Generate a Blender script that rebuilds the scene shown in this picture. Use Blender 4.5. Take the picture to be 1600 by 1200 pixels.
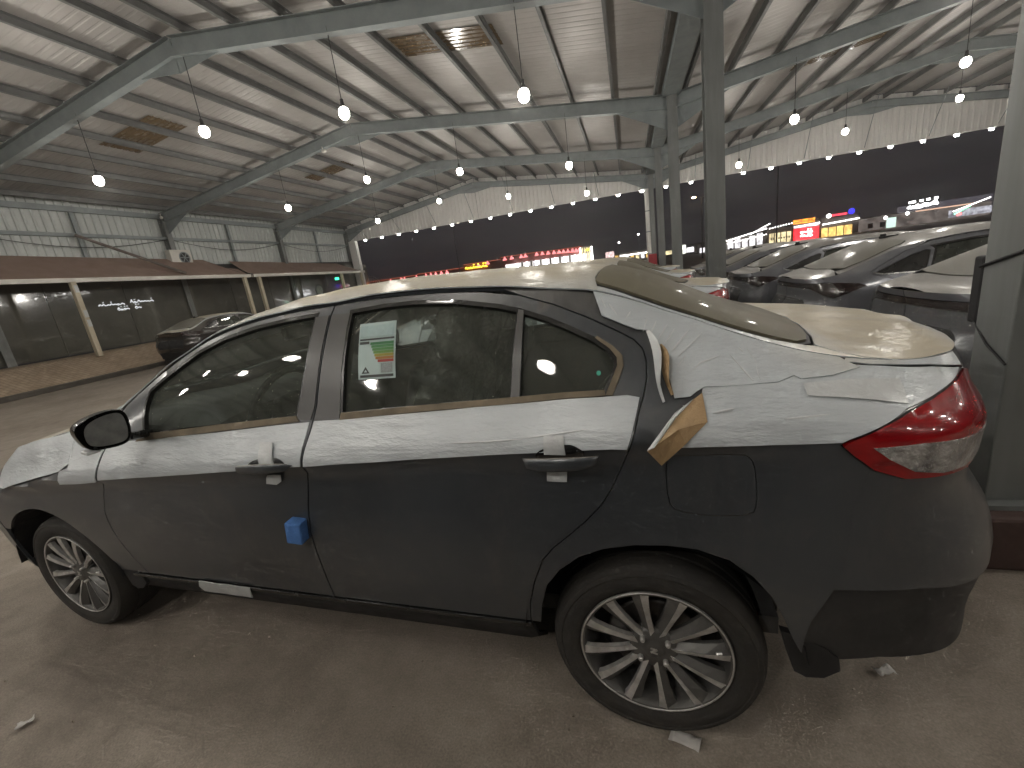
import bpy, bmesh, math, random
import numpy as np
from mathutils import Vector, Matrix, Euler
from mathutils.geometry import delaunay_2d_cdt
random.seed(7)
for o in list(bpy.data.objects): bpy.data.objects.remove(o)
SC = bpy.context.scene
COL = SC.collection
R = math.radians

# ------------------------------------------------------------------ camera
cam_d = bpy.data.cameras.new('camera'); cam_d.sensor_width = 36; cam_d.lens = 14.93
cam_d.clip_start = .02; cam_d.clip_end = 2000
cam = bpy.data.objects.new('camera', cam_d); COL.objects.link(cam)
CX, CY, CZ = .0253, -1.8652, 1.4251
_p, _y, _r = R(14.554), R(-18.4645), R(7.839)
_f = Vector((math.sin(_y)*math.cos(_p), math.cos(_y)*math.cos(_p), -math.sin(_p)))
_rt = Vector((math.cos(_y), -math.sin(_y), 0)); _d = _f.cross(_rt)
_r0 = math.cos(_r)*_rt + math.sin(_r)*_d; _d0 = -math.sin(_r)*_rt + math.cos(_r)*_d
cam.matrix_world = Matrix(((_r0.x, -_d0.x, -_f.x, CX), (_r0.y, -_d0.y, -_f.y, CY), (_r0.z, -_d0.z, -_f.z, CZ), (0, 0, 0, 1)))
SC.camera = cam

# ------------------------------------------------------------------ night sky
w = bpy.data.worlds.new('World'); SC.world = w; w.use_nodes = True
wn = w.node_tree.nodes; wl = w.node_tree.links
bg = wn['Background']; bg.inputs[0].default_value = (.0085, .008, .0092, 1); bg.inputs[1].default_value = 1.0
SC.view_settings.view_transform = 'Standard'; SC.view_settings.look = 'None'
SC.view_settings.exposure = 1.18; SC.view_settings.gamma = 1
SC.cycles.use_denoising = True; SC.cycles.adaptive_threshold = .02;
SC.cycles.max_bounces = 6; SC.cycles.diffuse_bounces = 2; SC.cycles.glossy_bounces = 3
SC.cycles.transparent_max_bounces = 8; SC.cycles.transmission_bounces = 4
SC.cycles.volume_bounces = 0; SC.cycles.volume_step_rate = 4; SC.cycles.caustics_reflective = False; SC.cycles.caustics_refractive = False
SC.cycles.sample_clamp_indirect = 2.0
LAMP_W = 120.0        # watts of each hanging lamp

# ------------------------------------------------------------------ materials
MATS = {}
def nt(name):
    m = bpy.data.materials.new(name); m.use_nodes = True
    n = m.node_tree.nodes; l = m.node_tree.links
    return m, n, l, n['Principled BSDF']
def rgba(c): return (c[0], c[1], c[2], 1)
def noise(n, l, scale, detail=4, rough=.6, stretch=None, coord='Object', dist=0):
    tc = n.new('ShaderNodeTexCoord'); t = n.new('ShaderNodeTexNoise')
    t.inputs['Scale'].default_value = scale; t.inputs['Detail'].default_value = detail
    t.inputs['Roughness'].default_value = rough; t.inputs['Distortion'].default_value = dist
    if stretch:
        mp = n.new('ShaderNodeMapping'); mp.inputs['Scale'].default_value = stretch
        l.new(tc.outputs[coord], mp.inputs[0]); l.new(mp.outputs[0], t.inputs['Vector'])
    else: l.new(tc.outputs[coord], t.inputs['Vector'])
    return t
def ramp(n, l, src, stops):
    r = n.new('ShaderNodeValToRGB'); l.new(src, r.inputs[0])
    e = r.color_ramp.elements
    e[0].position, e[0].color = stops[0][0], rgba(stops[0][1]); e[1].position, e[1].color = stops[-1][0], rgba(stops[-1][1])
    for p, c in stops[1:-1]:
        x = e.new(p); x.color = rgba(c)
    return r
def mat(name, c, rough=.6, metal=0, var=.25, scale=6, c2=None, bump=0, bscale=40, stretch=None, bstretch=None, coat=0, coatr=.2, dust=None, dustamt=.5, spec=.5, dlo=.66, dhi=.985, grime=0, grimec=(.22, .19, .155), gst=None):
    if name in MATS: return MATS[name]
    m, n, l, b = nt(name)
    c2 = c2 or tuple(x*(1-var) for x in c)
    t = noise(n, l, scale, stretch=stretch)
    r = ramp(n, l, t.outputs['Fac'], [(.3, c2), (.68, c)])
    out = r.outputs[0]
    if grime:      # thin smeared dust with its own blotchy outline, finer wipe marks on top
        ga = noise(n, l, 3.2, 9, .72, dist=.6); gb = noise(n, l, 26, 6, .75, stretch=gst or (1, 1, .22), dist=.8)
        m1 = n.new('ShaderNodeMapRange'); m1.inputs[1].default_value = .46; m1.inputs[2].default_value = .74; m1.inputs[3].default_value = 0; m1.inputs[4].default_value = grime; l.new(ga.outputs['Fac'], m1.inputs[0])
        m2 = n.new('ShaderNodeMapRange'); m2.inputs[1].default_value = .40; m2.inputs[2].default_value = .72; m2.inputs[3].default_value = .25; m2.inputs[4].default_value = 1.5; l.new(gb.outputs['Fac'], m2.inputs[0])
        gm = n.new('ShaderNodeMath'); gm.operation = 'MULTIPLY'; gm.use_clamp = True; l.new(m1.outputs[0], gm.inputs[0]); l.new(m2.outputs[0], gm.inputs[1])
        gx = n.new('ShaderNodeMix'); gx.data_type = 'RGBA'; l.new(gm.outputs[0], gx.inputs[0]); l.new(out, gx.inputs[6]); gx.inputs[7].default_value = rgba(grimec); out = gx.outputs[2]
    if dust:
        g = n.new('ShaderNodeNewGeometry'); s = n.new('ShaderNodeSeparateXYZ'); l.new(g.outputs['Normal'], s.inputs[0])
        mr = n.new('ShaderNodeMapRange'); mr.inputs[1].default_value = dlo; mr.inputs[2].default_value = dhi
        mr.inputs[3].default_value = 0; mr.inputs[4].default_value = 1; l.new(s.outputs[2], mr.inputs[0])
        t2 = noise(n, l, 5, 6, .7); mr2 = n.new('ShaderNodeMapRange'); mr2.inputs[1].default_value = .3; mr2.inputs[2].default_value = .65
        mr2.inputs[3].default_value = dustamt*.75; mr2.inputs[4].default_value = dustamt*1.1; l.new(t2.outputs['Fac'], mr2.inputs[0])
        mu = n.new('ShaderNodeMath'); mu.operation = 'MULTIPLY'; mu.use_clamp = True
        l.new(mr.outputs[0], mu.inputs[0]); l.new(mr2.outputs[0], mu.inputs[1])
        mx = n.new('ShaderNodeMix'); mx.data_type = 'RGBA'; l.new(mu.outputs[0], mx.inputs[0]); l.new(out, mx.inputs[6]); mx.inputs[7].default_value = rgba(dust)
        out = mx.outputs[2]
        rr = n.new('ShaderNodeMapRange'); l.new(mu.outputs[0], rr.inputs[0]); rr.inputs[3].default_value = rough; rr.inputs[4].default_value = min(.75, rough+.35); l.new(rr.outputs[0], b.inputs['Roughness'])
        if coat:
            cc = n.new('ShaderNodeMapRange'); l.new(mu.outputs[0], cc.inputs[0]); cc.inputs[3].default_value = coat; cc.inputs[4].default_value = coat*.25; l.new(cc.outputs[0], b.inputs['Coat Weight'])
    else:
        rr = n.new('ShaderNodeMapRange'); l.new(t.outputs['Fac'], rr.inputs[0]); rr.inputs[1].default_value = .3; rr.inputs[2].default_value = .7
        rr.inputs[3].default_value = min(1, rough+.08); rr.inputs[4].default_value = max(.03, rough-.06); l.new(rr.outputs[0], b.inputs['Roughness'])
        b.inputs['Coat Weight'].default_value = coat
    l.new(out, b.inputs['Base Color'])
    b.inputs['Metallic'].default_value = metal; b.inputs['Coat Roughness'].default_value = coatr
    b.inputs['Specular IOR Level'].default_value = spec
    if bump:
        t3 = noise(n, l, bscale, 5, .6, bstretch); bp = n.new('ShaderNodeBump'); bp.inputs['Strength'].default_value = bump; bp.inputs['Distance'].default_value = .02
        l.new(t3.outputs['Fac'], bp.inputs['Height']); l.new(bp.outputs[0], b.inputs['Normal'])
        if coat: l.new(bp.outputs[0], b.inputs['Coat Normal'])
    MATS[name] = m; return m
def emit(name, c, s, vary=0):
    if name in MATS: return MATS[name]
    m = bpy.data.materials.new(name); m.use_nodes = True; n = m.node_tree.nodes; l = m.node_tree.links; m.cycles.emission_sampling = 'NONE'
    n.clear(); o = n.new('ShaderNodeOutputMaterial'); e = n.new('ShaderNodeEmission'); e.inputs[0].default_value = rgba(c); e.inputs[1].default_value = s
    l.new(e.outputs[0], o.inputs[0])
    if vary:
        t = noise(n, l, vary, 3); mr = n.new('ShaderNodeMapRange'); mr.inputs[1].default_value = .35; mr.inputs[2].default_value = .65; mr.inputs[3].default_value = s*.35; mr.inputs[4].default_value = s*1.3
        l.new(t.outputs['Fac'], mr.inputs[0]); l.new(mr.outputs[0], e.inputs[1])
    MATS[name] = m; return m
def glass(name, tint, dustc, dustamt, rough=.03, ior=1.5):
    if name in MATS: return MATS[name]
    m = bpy.data.materials.new(name); m.use_nodes = True; n = m.node_tree.nodes; l = m.node_tree.links
    n.clear(); o = n.new('ShaderNodeOutputMaterial')
    tr = n.new('ShaderNodeBsdfTransparent'); tr.inputs[0].default_value = rgba(tint)
    gl = n.new('ShaderNodeBsdfGlossy'); gl.inputs['Roughness'].default_value = rough; gl.inputs[0].default_value = (1, 1, 1, 1)
    fr = n.new('ShaderNodeFresnel'); fr.inputs[0].default_value = ior
    mx = n.new('ShaderNodeMixShader'); l.new(fr.outputs[0], mx.inputs[0]); l.new(tr.outputs[0], mx.inputs[1]); l.new(gl.outputs[0], mx.inputs[2])
    df = n.new('ShaderNodeBsdfDiffuse'); df.inputs[0].default_value = rgba(dustc)
    t = noise(n, l, 4, 6, .7); mr = n.new('ShaderNodeMapRange'); mr.inputs[1].default_value = .3; mr.inputs[2].default_value = .7
    mr.inputs[3].default_value = dustamt*.7; mr.inputs[4].default_value = dustamt*1.25; l.new(t.outputs['Fac'], mr.inputs[0])
    m2 = n.new('ShaderNodeMixShader'); l.new(mr.outputs[0], m2.inputs[0]); l.new(mx.outputs[0], m2.inputs[1]); l.new(df.outputs[0], m2.inputs[2])
    l.new(m2.outputs[0], o.inputs[0]); MATS[name] = m; return m

M_paint = mat('dark grey car paint under dust', (.060, .067, .075), .36, .15, .3, 2.2, coat=.6, coatr=.15, dust=(.20, .17, .13), dustamt=.55, c2=(.045, .050, .056), stretch=(1, 1, .45), grime=.20)
M_paint2 = mat('mid grey car paint under dust', (.16, .165, .182), .34, .35, .1, 3, coat=.6, coatr=.15, dust=(.28, .262, .222), dustamt=.75, dlo=.80)
M_paint3 = mat('brown black car paint', (.028, .024, .022), .25, .2, .1, 3, coat=.8, coatr=.08, dust=(.30, .28, .25), dustamt=.5)
M_film = mat('white protective film', (.54, .578, .592), .42, 0, .07, 4, bump=.36, bscale=8, bstretch=(1, 1, 3.6), grime=.10, grimec=(.36, .32, .25), coat=.5, coatr=.16, dust=(.40, .355, .262), dustamt=1.0, c2=(.45, .485, .50), dlo=.91, dhi=.990)
M_tape = mat('white tape', (.56, .58, .575), .45, 0, .1, 30, bump=.25, bscale=14, coat=.3)
M_blackgloss = mat('gloss black trim', (.014, .014, .014), .22, 0, .2, 6, coat=.5, coatr=.1)
M_black = mat('matt black plastic', (.016, .016, .017), .62, 0, .3, 8)
M_frame = mat('satin dark door frame', (.052, .050, .048), .40, .1, .15, 5, coat=.25, coatr=.2, dust=(.20, .17, .13), dustamt=.4)
M_rubber = mat('tyre rubber', (.022, .021, .020), .78, 0, .35, 9, bump=.1, bscale=120, c2=(.034, .030, .025), grime=.16, gst=(1, 1, 1))
M_mould = mat('dusty belt moulding', (.20, .155, .10), .75, 0, .35, 9, c2=(.10, .085, .06))
M_glass = glass('side glass with dust and painted reflection', (.84, .90, .87), (.215, .23, .19), .22)  # dust, raised to a grey-green veil that paints in reflected light
M_glassd = glass('dark privacy glass', (.30, .34, .33), (.10, .10, .09), .12)
M_rearglass = mat('dust coated rear glass', (.150, .136, .094), .62, 0, .10, 3, coat=.10, coatr=.07, c2=(.130, .118, .082), spec=.25)
M_rearglass2 = mat('dust coated fastback glass', (.16, .15, .122), .55, 0, .10, 3, coat=.12, coatr=.12, c2=(.18, .175, .15))
M_cabin = mat('dark cabin trim', (.10, .10, .098), .7, 0, .3, 8)
M_seat = mat('grey seat cloth', (.24, .24, .23), .85, 0, .25, 20, bump=.2, bscale=90)
M_headl = mat('pale headlining', (.42, .43, .40), .9, 0, .1, 10)
M_red = mat('red lamp lens', (.33, .004, .006), .22, 0, .4, 7, coat=.8, coatr=.03, c2=(.20, .003, .005), stretch=(1, 1, 6), spec=.2)
M_clear = mat('clear ribbed lamp lens', (.62, .60, .57), .2, .35, .6, 16, coat=.8, coatr=.05, bump=.8, bscale=40, c2=(.16, .15, .15))
M_alloy = mat('machined alloy', (.74, .73, .71), .40, .6, .15, 20, c2=(.40, .385, .36))
M_alloyd = mat('painted dark alloy', (.15, .147, .14), .45, .5, .2, 12, c2=(.11, .107, .10))
M_steel = mat('bare brake steel', (.20, .19, .18), .45, .9, .3, 20)
M_kraft = mat('brown kraft paper', (.42, .28, .14), .6, 0, .2, 14, bump=.4, bscale=20, coat=.3, coatr=.3)
M_foam = mat('blue foam', (.085, .22, .55), .85, 0, .15, 40, bump=.3, bscale=120)
M_plastic = None

# ------------------------------------------------------------------ object helpers
def link(o, parent=None):
    COL.objects.link(o)
    if parent is not None: o.parent = parent
    return o
def tag(o, label=None, cat=None, group=None, kind=None):
    if label: o['label'] = label
    if cat: o['category'] = cat
    if group: o['group'] = group
    if kind: o['kind'] = kind
    return o
def empty(name, loc=(0, 0, 0), rz=0, label=None, cat=None, group=None, parent=None):
    o = bpy.data.objects.new(name, None); o.location = loc; o.rotation_euler = (0, 0, rz); o.empty_display_size = .1
    link(o, parent); return tag(o, label, cat, group)
def mesh_obj(name, V, F, m, parent=None, smooth=False):
    me = bpy.data.meshes.new(name); me.from_pydata([tuple(map(float, v)) for v in V], [], [tuple(int(i) for i in f) for f in F]); me.validate()
    if m is not None: me.materials.append(m)
    if smooth: me.shade_smooth()
    me.update(); o = bpy.data.objects.new(name, me); return link(o, parent)
class MB:
    """collects shapes for one mesh"""
    def __init__(s): s.V = []; s.F = []
    def add(s, V, F):
        k = len(s.V); s.V += [tuple(v) for v in V]; s.F += [tuple(i+k for i in f) for f in F]; return s
    def box(s, a, b, rot=None, c=None):
        x0, y0, z0 = a; x1, y1, z1 = b
        V = [(x0, y0, z0), (x1, y0, z0), (x1, y1, z0), (x0, y1, z0), (x0, y0, z1), (x1, y0, z1), (x1, y1, z1), (x0, y1, z1)]
        if rot is not None:
            cc = Vector(c if c else ((x0+x1)/2, (y0+y1)/2, (z0+z1)/2)); V = [tuple(rot @ (Vector(v)-cc)+cc) for v in V]
        return s.add(V, [(0, 3, 2, 1), (4, 5, 6, 7), (0, 1, 5, 4), (1, 2, 6, 5), (2, 3, 7, 6), (3, 0, 4, 7)])
    def bar(s, p, q, r, n=8, r2=None, caps=True):
        p = Vector(p); q = Vector(q); d = (q-p).normalized(); a = d.orthogonal().normalized(); b = d.cross(a); r2 = r if r2 is None else r2
        V = []
        for c, rr in ((p, r), (q, r2)):
            for i in range(n):
                t = 2*math.pi*i/n; V.append(c+(a*math.cos(t)+b*math.sin(t))*rr)
        F = [(i, (i+1) % n, n+(i+1) % n, n+i) for i in range(n)]
        if caps: F += [tuple(range(n))[::-1], tuple(range(n, 2*n))]
        return s.add(V, F)
    def tube(s, pts, r, n=8):
        pts = [Vector(p) for p in pts]; V = []; F = []
        for i, p in enumerate(pts):
            d = (pts[min(i+1, len(pts)-1)]-pts[max(i-1, 0)]).normalized(); ref = Vector((0, 0, 1)) if abs(d.z) < .9 else Vector((1, 0, 0))
            a = d.cross(ref).normalized(); b = d.cross(a)
            for k in range(n):
                t = 2*math.pi*k/n; V.append(p+(a*math.cos(t)+b*math.sin(t))*r)
        for i in range(len(pts)-1):
            for k in range(n): F.append((i*n+k, i*n+(k+1) % n, (i+1)*n+(k+1) % n, (i+1)*n+k))
        F += [tuple(range(n))[::-1], tuple(range((len(pts)-1)*n, len(pts)*n))]
        return s.add(V, F)
    def beam(s, p, q, wd, ht, up=(0, 0, 1)):
        """rectangular bar from p to q, wd across, ht along up"""
        p = Vector(p); q = Vector(q); d = (q-p).normalized(); u = Vector(up); a = d.cross(u).normalized(); u = a.cross(d)
        V = []
        for c in (p, q):
            for sx, sz in ((-1, -1), (1, -1), (1, 1), (-1, 1)): V.append(c+a*sx*wd/2+u*sz*ht/2)
        return s.add(V, [(3, 2, 1, 0), (4, 5, 6, 7), (0, 1, 5, 4), (1, 2, 6, 5), (2, 3, 7, 6), (3, 0, 4, 7)])
    def ibeam(s, p, q, wd, ht, tw=.012, tf=.014, up=(0, 0, 1)):
        p = Vector(p); q = Vector(q); d = (q-p).normalized(); u = Vector(up); a = d.cross(u).normalized(); u = a.cross(d)
        s.beam(p+u*(ht/2-tf/2), q+u*(ht/2-tf/2), wd, tf, u); s.beam(p-u*(ht/2-tf/2), q-u*(ht/2-tf/2), wd, tf, u)
        return s.beam(p, q, tw, ht-2*tf-.004, u)
    def lathe(s, prof, n=48, axis='y', c=(0, 0, 0), close=False):
        """prof: (radius, along)"""
        V = []; F = []; k = len(prof)
        for i in range(n):
            t = 2*math.pi*i/n
            for r, h in prof:
                p = {'y': (r*math.cos(t), h, r*math.sin(t)), 'z': (r*math.cos(t), r*math.sin(t), h), 'x': (h, r*math.cos(t), r*math.sin(t))}[axis]
                V.append((p[0]+c[0], p[1]+c[1], p[2]+c[2]))
        for i in range(n):
            j = (i+1) % n
            for a in range(k if close else k-1):
                b2 = (a+1) % k; F.append((i*k+a, j*k+a, j*k+b2, i*k+b2))
        return s.add(V, F)
    def build(s, name, m, parent=None, smooth=False, bevel=0):
        o = mesh_obj(name, s.V, s.F, m, parent, smooth)
        if bevel:
            b = o.modifiers.new('b', 'BEVEL'); b.width = bevel; b.segments = 2; b.limit_method = 'ANGLE'; b.angle_limit = R(40)
        return o
def smooth_by_angle(o, a=35):
    o.data.set_sharp_from_angle(angle=R(a)) if hasattr(o.data, 'set_sharp_from_angle') else None
    return o
def copy_tree(o, parent=None, skip=(), mats=None):
    c = o.copy(); COL.objects.link(c); c.parent = parent
    for ch in list(o.children):
        if any(ch.name.split('.')[0] == k for k in skip): continue
        copy_tree(ch, c, skip, mats)
    return c

# ------------------------------------------------------------------ car body surface
def pch(xk,yk):
    xk=np.asarray(xk,float); yk=np.asarray(yk,float); h=np.diff(xk); d=np.diff(yk)/h
    m=np.zeros_like(yk)
    for i in range(1,len(xk)-1):
        if d[i-1]*d[i]>0:
            w1=2*h[i]+h[i-1]; w2=h[i]+2*h[i-1]; m[i]=(w1+w2)/(w1/d[i-1]+w2/d[i])
    m[0]=d[0]; m[-1]=d[-1]
    def f(x):
        x=np.clip(np.asarray(x,float),xk[0],xk[-1]); i=np.clip(np.searchsorted(xk,x)-1,0,len(xk)-2)
        t=(x-xk[i])/h[i]; t2=t*t; t3=t2*t
        return (2*t3-3*t2+1)*yk[i]+(t3-2*t2+t)*h[i]*m[i]+(-2*t3+3*t2)*yk[i+1]+(t3-t2)*h[i]*m[i+1]
    return f
class Shell:
    """half body of a sedan: side sheet y=-W(x,z) rolled round at nose and tail, and top sheet z=T(x,y)"""
    def __init__(s,D):
        for k in ('zc','yc','zt','zb','yb','zk','xn','xt'): setattr(s,k,pch(*zip(*D[k])))
        s.sec=D['sec']; s.x1,s.x2=D['x1'],D['x2']; s.N,s.T=D['N'],D['Tl']
        s.L1=2*(s.x1-s.N); s.L2=2*(s.T-s.x2); s.u0=s.x1-s.L1; s.u3=s.x2+s.L2; s.pn=D.get('pn',3.); s.pt=D.get('pt',3.)
    def W(s,x,z):
        x=np.asarray(x,float); z=np.asarray(z,float); x,z=np.broadcast_arrays(x,z)
        zc=s.zc(x); zb=np.minimum(s.zb(x),zc-.04); zk=np.minimum(s.zk(x),zb-.05); yc=s.yc(x); yb=s.yb(x)
        h=zc-zb
        S=s.sec
        Z=[np.full(x.shape,S[0][0]),np.full(x.shape,S[1][0]),np.full(x.shape,S[2][0]),np.full(x.shape,S[3][0]),zk-.032,zk,zb,zb+.5*h,zc]
        Y=[np.full(x.shape,S[0][1]),np.full(x.shape,S[1][1]),np.full(x.shape,S[2][1]),np.full(x.shape,S[3][1]),S[4]+(S[5]-.003-S[4])*np.clip((x-.22)/.2,0,1),np.full(x.shape,S[5]),yb,.5*(yb+yc)+.045*h+.004,yc]
        Z=np.stack(Z); Y=np.stack(Y); Z=np.maximum.accumulate(Z+np.arange(9).reshape(-1,*[1]*x.ndim)*1e-4,0)
        hh=np.maximum(np.diff(Z,axis=0),1e-6); d=np.diff(Y,axis=0)/hh; m=np.zeros_like(Y)
        for i in range(1,8):
            w1=2*hh[i]+hh[i-1]; w2=hh[i]+2*hh[i-1]; ok=d[i-1]*d[i]>0
            with np.errstate(all='ignore'): v=(w1+w2)/(w1/d[i-1]+w2/d[i])
            m[i]=np.where(ok,v,0)
        m[0]=d[0]; m[8]=d[7]*1.25
        zq=np.clip(z,Z[0],Z[8]); out=np.zeros(x.shape)
        for i in range(8):
            t=(zq-Z[i])/hh[i]; k=(t>=0)&(t<=1); t=np.clip(t,0,1); t2=t*t;t3=t2*t
            v=(2*t3-3*t2+1)*Y[i]+(t3-2*t2+t)*hh[i]*m[i]+(-2*t3+3*t2)*Y[i+1]+(t3-t2)*hh[i]*m[i+1]
            out=np.where(k,v,out)
        f=np.clip((z-(zc-.05))/.05,0,1); out=out-.010*f*f
        return out
    def xz(s,u,z):
        """u -> nominal x, real x, roll factor"""
        u=np.asarray(u,float); z=np.asarray(z,float); u,z=np.broadcast_arrays(u,z)
        a=np.clip((u-s.x2)/s.L2,0,1); b=np.clip((s.x1-u)/s.L1,0,1)
        ta=1-(1-a)**2; tb=1-(1-b)**2
        xn=np.where(u>s.x2,s.x2+(s.T-s.x2)*ta,np.where(u<s.x1,s.x1-(s.x1-s.N)*tb,u))
        xr=np.where(u>s.x2,s.x2+(s.xt(z)-s.x2)*ta,np.where(u<s.x1,s.x1-(s.x1-s.xn(z))*tb,u))
        g=np.sqrt(np.maximum(0,1-ta**s.pt))*np.sqrt(np.maximum(0,1-tb**s.pn))
        return xn,xr,g
    def P(s,u,z):
        xn,xr,g=s.xz(u,z); z=np.broadcast_to(np.asarray(z,float),xn.shape)
        zz=np.minimum(z,s.zc(xn))
        return np.stack([xr,-s.W(xn,zz)*g,zz],-1)
    def Nrm(s,u,z,e=2e-3):
        u=np.asarray(u,float); z=np.asarray(z,float)
        zc=s.zc(s.xz(u,z)[0]); z1=np.minimum(z+e,zc); z0=z1-2*e; u1=np.minimum(u+e,s.u3-1e-4); u0=np.maximum(u1-2*e,s.u0+1e-4)
        du=s.P(u1,z)-s.P(u0,z); dz=s.P(u,z1)-s.P(u,z0)
        n=np.cross(du,dz); return n/np.maximum(1e-12,np.linalg.norm(n,axis=-1,keepdims=True))
    def corner(s,u):
        xn=s.xz(u,0*np.asarray(u,float)+1.0)[0]; return s.P(u,s.zc(xn))
    def Tz(s,x,y):
        if not hasattr(s,'_cx'):
            u=np.linspace(s.u0,s.u3,800); c=s.corner(u); s._cx=c[:,0]; s._cy=np.maximum(-c[:,1],1e-3); s._cz=c[:,2]
        x=np.asarray(x,float); yc=np.interp(x,s._cx,s._cy); zc=np.interp(x,s._cx,s._cz)
        v=1-np.clip(np.abs(y)/yc,0,1); zt=np.maximum(s.zt(x),zc)
        return zc+(zt-zc)*(1-(1-v)**3.4)
SEDAN=dict(
 zc=[(-3.52,.70),(-3.3,.765),(-3.15,.825),(-3.0,.885),(-2.8,.945),(-2.5,.99),(-2.25,1.03),(-2.09,1.09),(-1.94,1.175),(-1.75,1.27),(-1.58,1.338),(-1.42,1.376),(-1.28,1.394),(-1.09,1.405),(-.81,1.411),(-.64,1.405),(-.52,1.396),(-.385,1.38),(-.28,1.366),(-.186,1.352),(-.10,1.333),(0,1.297),(.08,1.260),(.16,1.226),(.244,1.19),(.35,1.150),(.42,1.129),(.5,1.112),(.6,1.098),(.75,1.087),(.93,1.078)],
 yc=[(-3.52,.70),(-3.2,.735),(-2.6,.76),(-2.15,.735),(-1.9,.69),(-1.5,.63),(-1.0,.585),(-.5,.57),(0,.585),(.3,.62),(.5,.665),(.7,.69),(.93,.70)],
 zt=[(-3.52,.72),(-3.3,.832),(-3.0,.92),(-2.7,.98),(-2.4,1.05),(-2.1,1.225),(-1.9,1.308),(-1.7,1.372),(-1.5,1.418),(-1.3,1.445),(-1.0,1.457),(-.7,1.449),(-.5,1.439),(-.3,1.422),(-.15,1.402),(-.05,1.377),(.05,1.338),(.2,1.26),(.35,1.186),(.47,1.136),(.55,1.114),(.65,1.109),(.78,1.102),(.93,1.085)],
 zb=[(-3.52,.62),(-3.2,.72),(-3.0,.79),(-2.5,.90),(-2.09,.985),(-1.5,1.018),(-1.0,1.046),(-.5,1.066),(0,1.076),(.3,1.076),(.5,1.055),(.7,1.03),(.93,1.01)],
 yb=[(-3.52,.80),(-2.5,.818),(-2.0,.802),(-1.0,.802),(0,.802),(.4,.80),(.93,.775)],
 zk=[(-3.52,.60),(-3.0,.74),(-2.5,.815),(-2.12,.843),(-1.05,.914),(-.57,.944),(.08,.975),(.45,.984),(.93,.985)],
 xn=[(.2,-3.36),(.3,-3.47),(.45,-3.515),(.6,-3.51),(.7,-3.49),(.8,-3.44),(.9,-3.38),(1.2,-3.3)],
 xt=[(.2,.92),(.26,.955),(.34,.955),(.42,.945),(.47,.945),(.53,.955),(.6,.965),(.68,.950),(.76,.905),(.82,.872),(.9,.88),(1.0,.89),(1.08,.895),(1.3,.895)],
 sec=[(.24,.745),(.265,.80),(.36,.832),(.66,.868),.852,.873],
 x1=-2.85,x2=.22,N=-3.52,Tl=.93,pt=4.2)

# ------------------------------------------------------------------ car panels: outlines on the body sheet, filled, given thickness
def pip(P, poly):
    x, y = P[:, 0], P[:, 1]; n = len(poly); ins = np.zeros(len(P), bool); j = n-1
    for i in range(n):
        xi, yi = poly[i]; xj, yj = poly[j]
        c = ((yi > y) != (yj > y)) & (x < (xj-xi)*(y-yi)/((yj-yi) if yj != yi else 1e-12)+xi); ins ^= c; j = i
    return ins
def dens(poly, res):
    out = []; n = len(poly)
    for i in range(n):
        a = np.array(poly[i], float); b = np.array(poly[(i+1) % n], float); k = max(1, int(math.ceil(np.hypot(*(b-a))/res)))
        out += [tuple(a+(b-a)*t/k) for t in range(k)]
    return out
def inset(poly, d):
    P = np.array(poly, float); n = len(P); A = .5*np.sum(P[:, 0]*np.roll(P[:, 1], -1)-np.roll(P[:, 0], -1)*P[:, 1]); s = 1 if A > 0 else -1
    out = []
    for i in range(n):
        e1 = P[i]-P[i-1]; e2 = P[(i+1) % n]-P[i]; e1 = e1/max(1e-9, np.hypot(*e1)); e2 = e2/max(1e-9, np.hypot(*e2))
        n1 = s*np.array([-e1[1], e1[0]]); n2 = s*np.array([-e2[1], e2[0]]); b = n1+n2; L = np.hypot(*b)
        b = n1 if L < .2 else b/L; k = 1/max(.45, b.dot(n1)); out.append(tuple(P[i]+b*d*k))
    return out
def chaikin(poly, n=1):
    for _ in range(n):
        q = []
        for i in range(len(poly)):
            a = np.array(poly[i]); b = np.array(poly[(i+1) % len(poly)]); q += [tuple(.75*a+.25*b), tuple(.25*a+.75*b)]
        poly = q
    return poly
def fill(poly, holes, res):
    loops = [dens(poly, res)]+[dens(h, res) for h in holes]
    V = []; E = []
    for L in loops:
        k = len(V); V += L; E += [(k+i, k+(i+1) % len(L)) for i in range(len(L))]
    B = np.array(V); lo = B.min(0); hi = B.max(0)
    gx, gy = np.meshgrid(np.arange(lo[0]+res/2, hi[0], res), np.arange(lo[1]+res/2, hi[1], res)); G = np.stack([gx.ravel(), gy.ravel()], 1)
    ok = pip(G, loops[0])
    for h in loops[1:]: ok &= ~pip(G, h)
    G = G[ok]
    if len(G):
        d = np.full(len(G), 9.)
        for k in range(0, len(B), 400): d = np.minimum(d, np.hypot(G[:, None, 0]-B[None, k:k+400, 0], G[:, None, 1]-B[None, k:k+400, 1]).min(1))
        G = G[d > .45*res]
    r = delaunay_2d_cdt([Vector((float(a), float(b))) for a, b in V]+[Vector((float(a), float(b))) for a, b in G], E, [], 0, 1e-7)
    P = np.array([(v.x, v.y) for v in r[0]]); T = np.array([f for f in r[2] if len(f) == 3])
    c = P[T].mean(1); ok = pip(c, loops[0])
    for h in loops[1:]: ok &= ~pip(c, h)
    T = T[ok]; a = P[T[:, 0]]; b = P[T[:, 1]]; e = P[T[:, 2]]
    ar = (b[:, 0]-a[:, 0])*(e[:, 1]-a[:, 1])-(b[:, 1]-a[:, 1])*(e[:, 0]-a[:, 0])
    T = T[np.abs(ar) > 1e-10]; ar = ar[np.abs(ar) > 1e-10]; T[ar < 0] = T[ar < 0][:, ::-1]
    return P, T
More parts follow.
